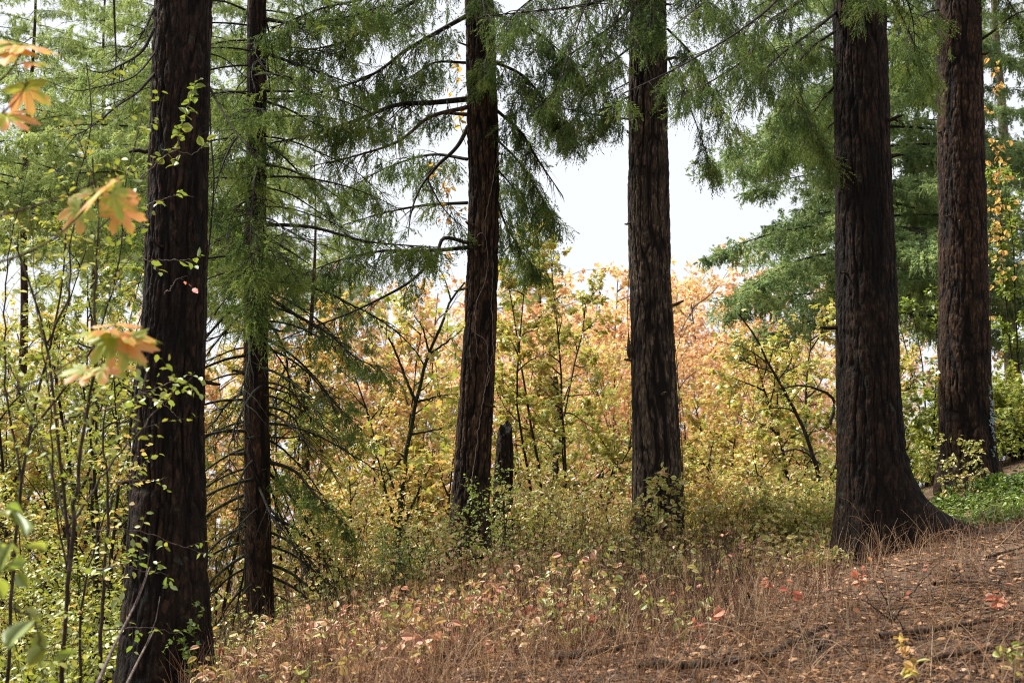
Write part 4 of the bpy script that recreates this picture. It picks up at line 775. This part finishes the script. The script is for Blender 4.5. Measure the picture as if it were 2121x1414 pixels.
# shoots that cross the thick trunk
shoots = [('bright green upright spray of paired leaves against the upper thick trunk', [(368, 305, 8.6), (372, 270, 8.6), (384, 235, 8.6), (397, 192, 8.6), (406, 152, 8.6)], .062, 'lime', 26, 0, 'broad'),
          ('yellow-green leafy shoot just below the upright spray on the thick trunk', [(285, 375, 8.6), (330, 335, 8.6), (360, 312, 8.6), (395, 318, 8.6), (428, 303, 8.6)], .06, 'green_leaf', 9, 5, 'broad'),
          ('short shoot with a few tiny leaves on the thick trunk beside the orange leaves', [(300, 425, 8.8), (335, 415, 8.8), (365, 405, 8.8), (402, 408, 8.8)], .045, 'lime', 6, 2, 'oval'),
          ('thin leafy twig across the middle of the thick trunk', [(270, 535, 8.8), (310, 540, 8.8), (360, 538, 8.8), (405, 537, 8.8)], .055, 'lime', 9, 3, 'oval'),
          ('pale peach leaves on a thread-like shoot at mid height on the thick trunk', [(340, 610, 9.2), (352, 600, 9.2), (365, 580, 9.2), (388, 572, 9.2)], .05, 'salmon', 5, 1, 'oval'),
          ('green shoot crossing the thick trunk under the lower pink maple leaves', [(215, 850, 8.4), (270, 825, 8.4), (330, 800, 8.5), (405, 772, 8.6)], .055, 'lime', 10, 4, 'oval'),
          ('drooping leafy twig low on the middle of the thick trunk', [(290, 810, 8.8), (330, 832, 8.8), (355, 850, 8.8), (375, 868, 8.8)], .05, 'lime', 8, 2, 'oval'),
          ('wiry twig with few leaves across the trunk above the bushy shoots', [(220, 1000, 8.4), (270, 995, 8.5), (310, 995, 8.6), (345, 990, 8.7)], .045, 'green_leaf', 6, 3, 'oval'),
          ('long arching shoot with curled leaves over the lower thick trunk', [(170, 1105, 8.0), (230, 1095, 8.3), (300, 1102, 8.6), (370, 1128, 8.8), (425, 1148, 9)], .05, 'green_leaf', 9, 7, 'oval'),
          ('bushy green shoot in front of the lower thick trunk', [(200, 1180, 7.6), (250, 1170, 7.9), (290, 1180, 8.2), (350, 1190, 8.4)], .05, 'lime', 12, 7, 'oval'),
          ('leafy shoot near the base of the thick trunk', [(215, 1305, 8.0), (270, 1300, 8.3), (320, 1300, 8.5), (365, 1310, 8.7)], .048, 'lime', 9, 5, 'oval')]
for i, (lab, ln, lf, mt, per, sd_, kd) in enumerate(shoots):
    stem_plant('leafy_shoot', lab, 'shoot', [(pts(*ln), .005)], mt, 320 + i, lf, kd, wood='grey_twig', per=per if not sd_ else max(4, per // 2), side=sd_, sidelen=.18, group='leafy shoots on the thick trunk', tilt=.8, r0=.003)
p0 = np.array(o1); cl = [at(u, v, 9.68) for u, v in ((395, 1240), (400, 1275), (412, 1310), (405, 1350), (418, 1390), (395, 1330), (385, 1365), (400, 1400))]
stem_plant('creeper', 'small-leaved green creeper climbing the edge of the thick trunk foot', 'creeper', [(np.array([at(415, 1412, 9.6), at(405, 1350, 9.66), at(412, 1300, 9.68), at(398, 1240, 9.7)]), .003), (np.array([at(345, 1290, 9.6), at(375, 1330, 9.6), at(400, 1370, 9.6), at(412, 1400, 9.6)]), .003)], 'groundcover', 335, .045, 'star', per=7, side=7, sidelen=.14, tilt=1.)
# leaning dead stems at the foot of T1
for i, (lab, ln, r_) in enumerate([('bare grey stick leaning up against the foot of the thick trunk', [(195, 1430, 7.4), (235, 1340, 7.8), (285, 1240, 8.3), (310, 1175, 8.7)], .011),
                                   ('thin bare stick crossing low in front of the thick trunk', [(258, 1425, 8.2), (290, 1360, 8.6), (322, 1300, 9.1)], .010)]):
    P = resample(pts(*ln), 20); mb = MB(); tubes(mb, P - P[0], r_ * (1 - .5 * np.linspace(0, 1, 20)), 6); tubes(mb, np.array([P[12], P[12] + [.06, 0, .16], P[12] + [.08, 0, .3]]) - P[0], np.array([.004, .003, .002]), 4)
    tag(ob('leaning_stick', mb.mesh('leaning_stick', M['grey_twig']), None, P[0]), lab, 'stick')

# big maple leaves hanging close to the camera
def maple_spray(label, twigs, lvs, seed):
    K = 1.45; twigs = [[(a, b, c * K) for a, b, c in l] for l in twigs]; lvs = [(a, b, c, d, Y * K, dy * K, None if sz is None else sz * K * .84, n_, lb) for a, b, c, d, Y, dy, sz, n_, lb in lvs]
    q = rg(seed); og = pts(*twigs[0])[0]; root = thing('maple_branch', label, 'maple branch', og, 'maple branches reaching into view')
    mb = MB()
    for ln in twigs: tubes(mb, resample(pts(*ln), 24) - og, np.linspace(.0042, .0018, 24), 6)
    ob('twig', mb.mesh('maple_twig', M['limb_brown']), root)
    for (bu, bv, tu, tv, Y, dy, size, nrm, lab) in lvs:
        b = at(bu, bv, Y); t = at(tu, tv, Y + dy); d = norm(t - b)
        V, Fc = LT['maple_hi']
        y = d; z = np.array(nrm, float); z = norm(z - (z @ y) * y); x = np.cross(y, z)
        # finer blade: subdivide the fan once so that the blade can curl
        V2 = V.copy(); mid = V2[1:] * .55; mid[:, 2] = .015 * np.cos(np.arange(len(mid)) * 1.3)
        n = len(V2) - 1; VV = np.vstack([V2[:1] + [[0, .06, 0]], mid, V2[1:]]); i = np.arange(n); i2 = (i + 1) % n
        curl = q.uniform(.1, .4); VV = VV * [1, 1, 1.]; VV[:, 2] += -curl * .35 * VV[:, 1] ** 2 - q.uniform(-.1, .3) * VV[:, 0] ** 2 + .006 * q.normal(0, 1, len(VV)) + .012 * np.sin(VV[:, 0] * 9 + q.uniform(0, 6))
        s = np.linalg.norm(t - b) / .68 if size is None else size
        W3 = s * (VV[:, :1] * x + VV[:, 1:2] * y + VV[:, 2:] * z)
        lm = MB(); lm.add(W3, np.stack([np.zeros(n, int), 1 + i, 1 + i2], -1)); lm.add(np.zeros((0, 3)), np.stack([1 + i, 1 + n + i, 1 + n + i2, 1 + i2], -1) - lm.n)
        # petiole, from the blade back to the twig
        tw = np.vstack([resample(pts(*l), 24) for l in twigs]); k = np.argmin(np.linalg.norm(tw - b, axis=1) + (np.abs(tw - b)[:, 0] < .02) * .02)
        pet = np.linspace(0, 1, 8)[:, None]; pp = (tw[k] - b) * (1 - pet) + y * s * .06 * pet; pp[:, 2] += .02 * np.sin(pet.ravel() * pi)
        l = ob('leaf', lm.mesh('maple_leaf', M['foremaple']), root, b - og); tag(l, lab)
        pm = MB(); tubes(pm, pp, np.full(8, .0014), 5); ob('leaf_stalk', pm.mesh('leaf_stalk', M['limb_brown']), l)
    return root
U_ = (0, -.75, .6)
maple_spray('blurred branch of orange and yellow maple leaves hanging closest above the lower pink ones', [[(-60, 555, 2.9), (40, 530, 2.9), (110, 495, 2.9), (180, 430, 2.9), (235, 372, 2.9)], [(-60, 462, 3.0), (60, 430, 3.0), (160, 395, 3.0), (250, 345, 3.0)]],
    [(232, 378, 92, 482, 2.85, -.03, .19, (-.5, -.26, .8), 'large orange-pink blade'), (222, 398, 300, 440, 2.92, .03, .14, (.15, -.85, .5), 'orange blade facing the view'), (245, 425, 280, 498, 2.95, .03, .125, (0, -1, .15), 'yellow-green blade hanging below the orange one'),
     (195, 400, 165, 385, 2.97, .05, .12, (0, -.6, .7), None), (170, 425, 128, 478, 2.94, 0, .13, (0, -.75, .5), None)], 401)
maple_spray('blurred branch of pink and yellow maple leaves crossing low in front of the thick trunk', [[(-60, 838, 3.0), (40, 805, 3.0), (120, 765, 3.0), (190, 722, 3.0), (240, 690, 3.0)]],
    [(232, 682, 132, 694, 2.92, -.05, .165, (-.15, -.22, .95), 'pale pink blade'), (232, 692, 228, 748, 2.95, -.03, .15, (0, -.9, .4), 'yellow-green blade'), (250, 690, 352, 708, 2.98, -.04, .165, (.12, -.22, .95), 'pale pink blade'),
     (258, 702, 296, 748, 2.95, -.02, .14, (.1, -.9, .4), 'yellow-green blade'), (235, 675, 262, 660, 3.05, .12, .15, (0, -.35, .9), None), (185, 762, 138, 786, 2.95, -.04, .12, (-.1, -.65, .7), 'orange blade'), (206, 760, 268, 772, 2.95, -.05, .145, (0, -.5, .85), 'salmon blade')], 402)
maple_spray('blurred top branch of orange and pink maple leaves at the edge of the view', [[(-60, 175, 3.1), (0, 165, 3.1), (30, 135, 3.1), (45, 105, 3.1)], [(-50, 270, 3.1), (10, 230, 3.1), (60, 170, 3.1)]],
    [(42, 98, 98, 98, 3.05, -.07, .18, (0, -.25, .9), 'orange blade'), (40, 95, -20, 75, 3.1, .04, .17, (0, -.35, .9), None), (40, 105, -30, 118, 3.05, -.06, .2, (0, -.3, .9), 'pale pink blade'), (50, 172, 62, 222, 3.1, 0, .14, (.1, -.95, .2), 'yellow blade'),
     (5, 235, 52, 258, 3.05, -.03, .16, (0, -.4, .85), 'orange blade'), (60, 128, 95, 140, 3.1, -.04, .1, (0, -.35, .9), None)], 403)
# broad green leaves low at the near left
bl = [np.vstack([ray_down(20, 1400, 3.4), Q((5, 1330, 3.4), (20, 1260, 3.4), (40, 1190, 3.4))]), Q((-40, 1130, 3.4), (10, 1120, 3.4), (60, 1135, 3.4)), Q((30, 1250, 3.4), (70, 1290, 3.35), (90, 1340, 3.3), (150, 1360, 3.3)), Q((-40, 1210, 3.4), (10, 1180, 3.4), (70, 1200, 3.4)), Q((-30, 1075, 3.5), (0, 1060, 3.5), (55, 1062, 3.5))]
stem_plant('broadleaf_shrub', 'blurred near shrub with broad light green leaves beside the forked sapling foot', 'shrub', [(b, .004) for b in bl], 'lime', 410, .072, 'broad', per=5, side=0, tilt=.8, droop=.5)

# ------------------------------------------------------------------ undergrowth, litter
def field(n, u0, u1, Y0, Y1, rng, p=1.):
    Y = (Y0 ** p + (Y1 ** p - Y0 ** p) * rng.random(n)) ** (1 / p); u = rng.uniform(u0, u1, n)
    x = (u - W / 2) / F * Y * 1.006; return x, Y, u
def stems_stuff(name, label, x, y, h, rng, stemmat, r=.0022, lean=.25, leafmat=None, nl=0, leaf=.04, kind='oval', npt=5, top=.35, curve=.25):
    n = len(x); z = ground(x, y) - .01
    d = np.c_[rng.normal(0, lean, n), rng.normal(0, lean, n), np.ones(n)]
    P = grow(rng, np.c_[x, y, z], d, h, None, npt, .10, 0, curve)
    wm = MB(); tubes(wm, P, r * (1.15 - .8 * np.linspace(0, 1, npt))[None] * rng.uniform(.6, 1.3, (n, 1)), 3)
    mats = [M[stemmat]]
    if nl:
        i = np.repeat(np.arange(n), nl); f = (top + (1 - top) * rng.random(n * nl)) * (npt - 1); j = np.clip(f.astype(int), 0, npt - 2); f = (f - j)[:, None]
        pos = P[i, j] * (1 - f) + P[i, j + 1] * f; out = rng.normal(0, 1, (n * nl, 3)) * [1, 1, .35]
        scatter_leaves(wm, pos + norm(out) * leaf * .5, out, rng, leaf, kind, tilt=.6, mat=1); mats.append(M[leafmat])
    return tag(ob(name, wm.mesh(name, mats)), label, None, None, 'stuff')
q = rg(501)
# leafy thin-stemmed undergrowth round the trunk feet
x, y, u = field(1500, 430, 1750, 11.8, 18.5, q); h = q.uniform(.35, 1.05, len(x)); h *= np.interp(u, [430, 600, 1500, 1750], [.5, 1., 1.05, .75]) * np.interp(y, [11.5, 14.8, 15.4, 18], [.35, .5, 1.15, 1.5])
stems_stuff('undergrowth', 'thin brown stems with small yellow, peach and green leaves', x, y, h, q, 'stem', leafmat='weedleaf', nl=9, leaf=.055, kind='broad')
x, y, u = field(260, 560, 1250, 9.8, 14, q); h = q.uniform(.2, .55, len(x))
stems_stuff('undergrowth', 'low mixed seedlings among the dry stems', x, y, h, q, 'drygrass', leafmat='peachleaf', nl=5, leaf=.06, kind='broad')
x, y, u = field(110, 430, 1000, 7.6, 11, q); h = q.uniform(.1, .4, len(x))
stems_stuff('undergrowth', 'low peach and yellow leafed plants near the foot of the slender fir', x, y, h, q, 'drygrass', leafmat='peachleaf', nl=5, leaf=.06, kind='broad')
x, y, u = field(800, -150, 420, 8.5, 17, q); k = (u < 190) | (y > 10.4); x, y = x[k], y[k]; h = q.uniform(.3, 1.0, len(x))
stems_stuff('undergrowth', 'shady green and yellow undergrowth around the thick trunk', x, y, h, q, 'stem', leafmat='green_leaf', nl=11, leaf=.05, kind='oval')
x, y, u = field(900, 1880, 2250, 18.6, 24, q); h = q.uniform(.3, 1.1, len(x))
stems_stuff('undergrowth', 'yellow-green leafy undergrowth on the upper slope behind the ivy-edged fir', x, y, h, q, 'stem', leafmat='green_leaf', nl=12, leaf=.06, kind='broad')
x, y, u = field(700, 1470, 1730, 14, 19, q); h = q.uniform(.3, .9, len(x))
stems_stuff('undergrowth', 'yellow-green leafy undergrowth behind the buttressed fir', x, y, h, q, 'stem', leafmat='yellowgreen', nl=12, leaf=.05, kind='broad')
x, y, u = field(2300, 430, 1550, 8.3, 16, q); h = q.uniform(.25, .85, len(x)) * np.interp(y, [8.5, 11, 15], [.45, .8, 1.1])
stems_stuff('dry_stems', 'thin dark upright dead stems standing in the undergrowth', x, y, h, q, 'stem', r=.0024, lean=.14, npt=6, curve=.05)
x, y, u = field(330, 430, 1450, 8.3, 13.5, q); k = vnoise(x * 1.4, y * 1.4, 21) > .56; x, y = x[k], y[k]; h = q.uniform(.22, .62, len(x)) * np.interp(y, [8.3, 11, 13.5], [.75, 1., 1.15])
stems_stuff('undergrowth', 'loose clumps of yellow and peach leafed weeds on the dry slope', x, y, h, q, 'stem', leafmat='weedleaf', nl=8, leaf=.045, kind='broad', top=.3, npt=6)
x, y, u = field(280, 430, 1250, 8.0, 12.5, q); k = vnoise(x * 1.7 + 9, y * 1.7, 23) > .6; x, y = x[k], y[k]; h = q.uniform(.2, .5, len(x))
stems_stuff('undergrowth', 'clumps of peach and pink leafed weeds on the dry slope', x, y, h, q, 'stem', leafmat='peachleaf', nl=6, leaf=.05, kind='broad', top=.3, npt=6)
# dry brown stems and grasses
x, y, u = field(20000, 380, 3000, 5.0, 14.5, q, .6); k = q.random(len(x)) < np.interp(u, [380, 700, 1500, 1800, 2250, 3000], [.5, 1, .8, .55, .45, .45]) * np.interp(vnoise(x * 1.1, y * 1.1, 8), [.3, .65], [.35, 1]); x, y, u = x[k], y[k], u[k]
h = q.uniform(.05, .3, len(x)) * np.interp(u, [380, 900, 1500, 2200], [1.4, 1.8, 1.3, .6]) * np.interp(y, [5, 7.5, 9, 14], [.6, .85, 1.1, 1.5])
stems_stuff('dry_grass', 'tangled dry brown grasses and weed stems', x, y, h, q, 'drygrass', r=.0019, lean=.42, curve=.15)
M['straw'] = leaf_mat('straw', [(.0, (.26, .15, .07)), (.5, (.46, .30, .15)), (1, (.64, .48, .28))], transl=.15, gloss=.03, rnd=.75)
x, y, u = field(3600, 420, 2250, 6.3, 13.5, q, .8); k = q.random(len(x)) < np.interp(u, [420, 900, 1500, 2250], [.7, 1, .8, .4]); x, y = x[k], y[k]
stems_stuff('dry_grass', 'taller straw coloured grass stalks scattered over the slope', x, y, q.uniform(.12, .42, len(x)) * np.interp(y, [6, 8, 12], [.7, 1., 1.25]), q, 'straw', r=.0016, lean=.3, curve=.2, npt=6)
x, y, u = field(700, 700, 2150, 6, 12, q); 
stems_stuff('dry_grass', 'long bent reddish-brown bramble canes over the slope', x, y, q.uniform(.35, .8, len(x)), q, 'drygrass', r=.0018, lean=.9, curve=.6, npt=8)
# leaf litter and twigs
x, y, u = field(36000, 250, 3100, 4.6, 17, q, .5); z = ground(x, y) + .008 + .02 * q.random(len(x))
mb = MB(); n = len(x); nrm_ = norm(np.c_[q.normal(0, .35, n), q.normal(0, .35, n), np.ones(n)]); tp = np.c_[q.normal(0, 1, n), q.normal(0, 1, n), q.normal(0, .15, n)]
sz = q.uniform(.018, .06, n)
k = q.random(n) < .45
leaves(mb, np.c_[x, y, z][k], tp[k], nrm_[k], sz[k] * 1.3, 'star'); leaves(mb, np.c_[x, y, z][~k], tp[~k], nrm_[~k], sz[~k], 'oval')
tag(ob('fallen_leaves', mb.mesh('fallen_leaves', M['litter'])), 'brown and peach fallen leaves on the slope', None, None, 'stuff')
x, y, u = field(7200, 300, 3100, 4.6, 15, q, .5); n = len(x); a = q.uniform(0, pi, n); l = q.uniform(.05, .35, n) ; z = ground(x, y) + .012
P = np.stack([np.c_[x + np.cos(a) * l * t, y + np.sin(a) * l * t, z + .015 * q.random(n) + .05 * t * q.random(n)] for t in (-.5, -.15, .2, .5)], 1); P += q.normal(0, .006, P.shape)
mb = MB(); tubes(mb, P, np.array([.004, .0035, .003, .0018])[None] * q.uniform(.4, 1.3, (n, 1)), 4)
tag(ob('fallen_twigs', mb.mesh('fallen_twigs', M['limb_brown'])), 'small twigs scattered over the forest floor', None, None, 'stuff')
# green ground cover on the upper right slope
x, y, u = field(2600, 1895, 2700, 13.2, 17.5, q); h = q.uniform(.06, .26, len(x))
k = u > 1895 + (17.5 - y) * 14; x, y, h = x[k], y[k], h[k]
stems_stuff('ground_cover', 'bright green leafy ground cover beside the buttress root', x, y, h, q, 'stem', leafmat='groundcover', nl=9, leaf=.055, kind='broad', top=.3)

# fallen branches
for i, (lab, ln, r_, wd_) in enumerate([
    ('long thin fallen branch lying low below the leaning fir', [(735, 1414), (777, 1397), (856, 1389), (945, 1366), (1014, 1351), (1072, 1346)], .017, 'limb'),
    ('thick broken dark branch on the dry slope below the grey-brown trunk', [(1136, 1377), (1200, 1380), (1262, 1364), (1345, 1347)], .026, 'limb'),
    ('dark rotten log among dry grass at the very bottom', [(1322, 1400), (1400, 1402), (1470, 1404), (1530, 1392), (1600, 1378)], .030, 'limb'),
    ('dark fallen branch slanting up the slope from the rotten log', [(1585, 1384), (1640, 1350), (1680, 1330), (1716, 1313)], .018, 'limb'),
    ('reddish fallen branch on the open slope beneath the buttress root', [(1826, 1339), (1880, 1328), (1960, 1319), (2010, 1313), (2060, 1305)], .022, 'limb_brown'),
    ('short dark stick beside the slanting branch', [(1694, 1362), (1722, 1334)], .013, 'limb'),
    ('weathered brown branch lying on leaf litter below the buttress root', [(1938, 1226), (1990, 1217), (2050, 1222), (2090, 1232)], .016, 'limb_brown'),
    ('thin stick on the upper slope by the green ground cover', [(2046, 1168), (2090, 1152), (2150, 1132)], .014, 'limb_brown'),
    ('grey stick half hidden in grass near the foot of the grey-brown trunk', [(1328, 1238), (1370, 1240), (1402, 1247)], .018, 'grey_twig'),
    ('thin fallen branch along the slope below the pink seedlings', [(1440, 1322), (1540, 1318), (1640, 1300)], .012, 'limb_brown'),
    ('curved fallen branch at the lowest corner of the slope', [(1900, 1392), (1990, 1372), (2080, 1366), (2150, 1350)], .016, 'limb_brown')]):
    P = np.array([onground(u, v) for u, v in ln]); tk = np.linspace(0, 1, len(P)); t26 = np.linspace(0, 1, 26); r_ *= .85
    P = np.stack([np.polyval(np.polyfit(tk, P[:, c_], min(2, len(P) - 1)), t26) for c_ in range(3)], 1); gg = ground(P[:, 0], P[:, 1]); P[:, 2] = np.polyval(np.polyfit(t26, gg, 2), t26) + r_ * .9 + .03
    P[1:-1] += rg(600 + i).normal(0, .003, (24, 3)); og = P[0].copy(); qq = rg(620 + i)
    mb = MB(); tubes(mb, P - og, r_ * (1 - .55 * np.linspace(0, 1, 26)) * (1 + .15 * qq.normal(0, 1, 26)), 9)
    br = tag(ob('fallen_branch', mb.mesh('fallen_branch', M[wd_]), None, og), lab, 'branch', 'fallen branches on the slope')
    for j in range(3):
        k = qq.integers(5, 22); d = norm(np.r_[qq.normal(0, 1, 2), .5]); tt = np.linspace(0, 1, 6)[:, None]; tb = MB()
        tubes(tb, d * tt * qq.uniform(.1, .3) + qq.normal(0, .006, (6, 3)) * tt, r_ * .3 * (1.05 - tt.ravel()), 5); ob('side_twig', tb.mesh('side_twig', M[wd_]), br, P[k] - og)
# bare brambles standing on the slope
for i, (lab, lines) in enumerate([('bare dark bramble rising from dry grass to the right of the grey-brown trunk', [[(1440, 1282), (1425, 1230), (1400, 1180), (1385, 1150)], [(1440, 1282), (1470, 1240), (1482, 1180), (1485, 1120)], [(1440, 1282), (1490, 1268), (1510, 1225)]]),
                                  ('bare leaning bramble stems in front of the buttressed fir', [[(1562, 1262), (1540, 1210), (1510, 1150), (1490, 1100)], [(1562, 1262), (1600, 1200), (1640, 1160)]]),
                                  ('bare crossing stems near the middle of the open slope', [[(1850, 1290), (1870, 1255), (1900, 1215), (1935, 1175)], [(1850, 1290), (1800, 1250), (1740, 1225)], [(1850, 1290), (1830, 1230), (1800, 1190)]])]):
    b = onground(*lines[0][0]); L_ = [(np.array([at(u, v, b[1] - .02 * j) if j else b for j, (u, v) in enumerate(l)]), .006) for l in lines]
    stem_plant('bramble', lab, 'bramble', L_, 'salmon', 650 + i, .04, 'oval', per=1, side=5, sidelen=.3, wood='limb', tilt=.7)
# pink-leaved seedlings
for i, (u, v, nlv, mt, lab) in enumerate([(1085, 1255, 6, 'salmon', 'pink-leaved seedling below the broken dark trunk'), (1168, 1248, 5, 'salmon', 'pink-leaved seedling halfway between the leaning fir and the grey-brown trunk'), (1236, 1262, 3, 'salmon', 'small peach seedling left of the grey-brown trunk'),
        (1322, 1185, 4, 'salmon', 'red-pink seedling at the very foot of the grey-brown trunk'), (1440, 1276, 5, 'salmon', 'pink leaves beside the bare dark bramble'), (1492, 1258, 4, 'salmon', 'peach leaves just right of the bare dark bramble'), (1592, 1190, 4, 'salmon', 'red-pink seedling left of the buttressed fir'),
        (1640, 1212, 5, 'salmon', 'peach seedling in front of the buttressed fir on its left'), (1782, 1178, 6, 'salmon', 'salmon-leaved seedling at the foot of the buttressed fir'), (2076, 1228, 7, 'salmon', 'pink and yellow seedling standing on the upper slope'), (740, 1312, 9, 'salmon', 'peach-leaved plant between the slender fir and the leaning fir'),
        (1878, 1322, 5, 'amber', 'yellow seedling beside the reddish fallen branch'), (1890, 1370, 7, 'yellow', 'low yellow-leaved plant below the reddish fallen branch'), (2095, 1340, 10, 'weedleaf', 'yellow-leaved plant at the lower edge of the open slope'), (630, 1382, 6, 'green_leaf', 'small broad green plant on the dry slope below the slender fir'), (560, 1395, 5, 'green_leaf', 'yellow-green seedling beside the small broad green plant')]):
    b = onground(u, v + 75); t = at(u, v, b[1] - .05); qq = rg(700 + i)
    stem_plant('seedling', lab, 'seedling', [(np.array([b, (b + t) / 2 + [.015, 0, 0], t]), .0025)] + [(np.array([(b + t) / 2 + [.0, 0, .03], t + qq.normal(0, .035, 3)]), .0015) for _ in range(3)], mt, 720 + i, .055, 'broad', per=max(2, nlv // 2), side=0, group='seedlings on the slope', tilt=.8, bare=.4)
# orange leaves climbing beside T6 and on T3
vy = MB(); wv_ = MB(); q = rg(801); ln = pts((2046, 1000, 18.1), (2052, 800, 18.15), (2050, 600, 18.2), (2052, 400, 18.2), (2056, 250, 18.2), (2052, 90, 18.2))
stem_plant('climbing_vine', 'orange-leaved vine hanging along the edge of the ivy-edged fir', 'vine', [(ln, .008), (pts((2050, 640, 18.2), (2075, 520, 18.2), (2072, 380, 18.2), (2062, 290, 18.2)), .005)], 'amber', 802, .07, 'broad', per=5, side=22, sidelen=.36, tilt=.8, droop=.9)
stem_plant('climbing_vine', 'small orange-leaved spray hanging just left of the leaning fir', 'vine', [(pts((965, 480, 15.1), (940, 450, 15.1), (925, 400, 15.1), (905, 350, 15.1)), .005), (pts((965, 300, 15.2), (950, 240, 15.2), (945, 150, 15.2), (940, 110, 15.2)), .004)], 'amber', 803, .06, 'broad', per=4, side=10, sidelen=.22, tilt=.8, droop=.8)
# the forked maple whose dark stem stands between T2 and T3
fm = [(np.vstack([ray_down(826, 1120, 16.5), Q((828, 1060, 16.5), (845, 920, 16.5), (862, 835, 16.5), (885, 740, 16.5), (912, 680, 16.5), (935, 620, 16.6), (962, 585, 16.7))]), .045), (Q((862, 835, 16.5), (835, 770, 16.5), (810, 710, 16.5), (775, 660, 16.5), (745, 640, 16.5)), .022), (Q((866, 832, 16.5), (910, 820, 16.6), (950, 815, 16.7)), .018),
      (Q((888, 735, 16.5), (930, 705, 16.6), (960, 680, 16.7)), .018), (Q((890, 730, 16.5), (870, 670, 16.5), (825, 625, 16.5)), .014), (Q((850, 900, 16.5), (900, 890, 16.5), (950, 880, 16.6)), .016), (Q((822, 1100, 16.5), (800, 1020, 16.5), (785, 960, 16.4), (770, 920, 16.4)), .022), (Q((840, 1080, 16.5), (870, 1010, 16.5), (895, 960, 16.5)), .02)]
stem_plant('vine_maple', 'forked maple with dark mossy stem and scattered yellow leaves, left of the leaning fir', 'maple tree', fm, 'yellowgreen', 810, .11, 'maple', per=8, side=9, sidelen=.6, wood='moss', bare=.35)
# bare-limbed shrub left of T5
bs = [(np.vstack([ray_down(1715, 1000, 17), Q((1680, 930, 17), (1650, 860, 17), (1620, 800, 17), (1590, 750, 17), (1560, 690, 17), (1530, 650, 17))]), .035), (Q((1665, 890, 17), (1640, 850, 17), (1600, 845, 17), (1555, 855, 17)), .015), (Q((1720, 880, 17), (1725, 825, 17), (1690, 805, 17), (1640, 800, 17), (1580, 820, 17)), .024), (Q((1610, 790, 17), (1640, 740, 17), (1620, 690, 17)), .012), (Q((1600, 770, 17), (1560, 760, 17), (1510, 780, 17)), .010), (Q((1700, 960, 17), (1650, 930, 17), (1600, 950, 17), (1560, 1000, 17)), .014), (Q((1590, 750, 17), (1540, 720, 17), (1480, 705, 17)), .010)]
stem_plant('vine_maple', 'dark bare-limbed maple shrub with sparse leaves left of the buttressed fir', 'maple shrub', bs, 'yellow', 811, .09, 'maple', per=2, side=9, sidelen=.55, wood='limb', bare=.3)
# small mossy trunks low in the middle
for i, (lab, ln, r_) in enumerate([('small mossy trunk rising behind the undergrowth left of the grey-brown trunk', [(1128, 1110, 20), (1140, 1030, 20), (1150, 970, 20), (1158, 880, 20), (1150, 780, 20)], .07), ('leaning mossy limb behind the undergrowth left of the grey-brown trunk', [(1160, 1110, 20.3), (1185, 1050, 20.3), (1215, 1010, 20.3), (1250, 985, 20.3)], .04)]):
    P = resample(pts(*ln), 24); P = np.vstack([[P[0][0], P[0][1], gz(P[0][0], P[0][1]) - .1], P]); og = P[0]; mb = MB(); tubes(mb, P - og, r_ * (1 - .5 * np.linspace(0, 1, 25)), 10)
    rt = thing('young_tree', lab, 'young tree', og); ob('trunk', mb.mesh('young_trunk', M['moss']), rt)
    b2 = MB(); P2 = grow(rg(830 + i), *[a[:14] for a in children(rg(840 + i), (P - og)[None], 14, .5, 1, 50, .1)[:2]], np.full(14, .7), None, 7, .14, .02); tubes(b2, P2, .012 * (1.1 - np.linspace(0, 1, 7))[None] * np.ones((14, 1)), 4); ob('branches', b2.mesh('young_branches', M['moss']), rt)
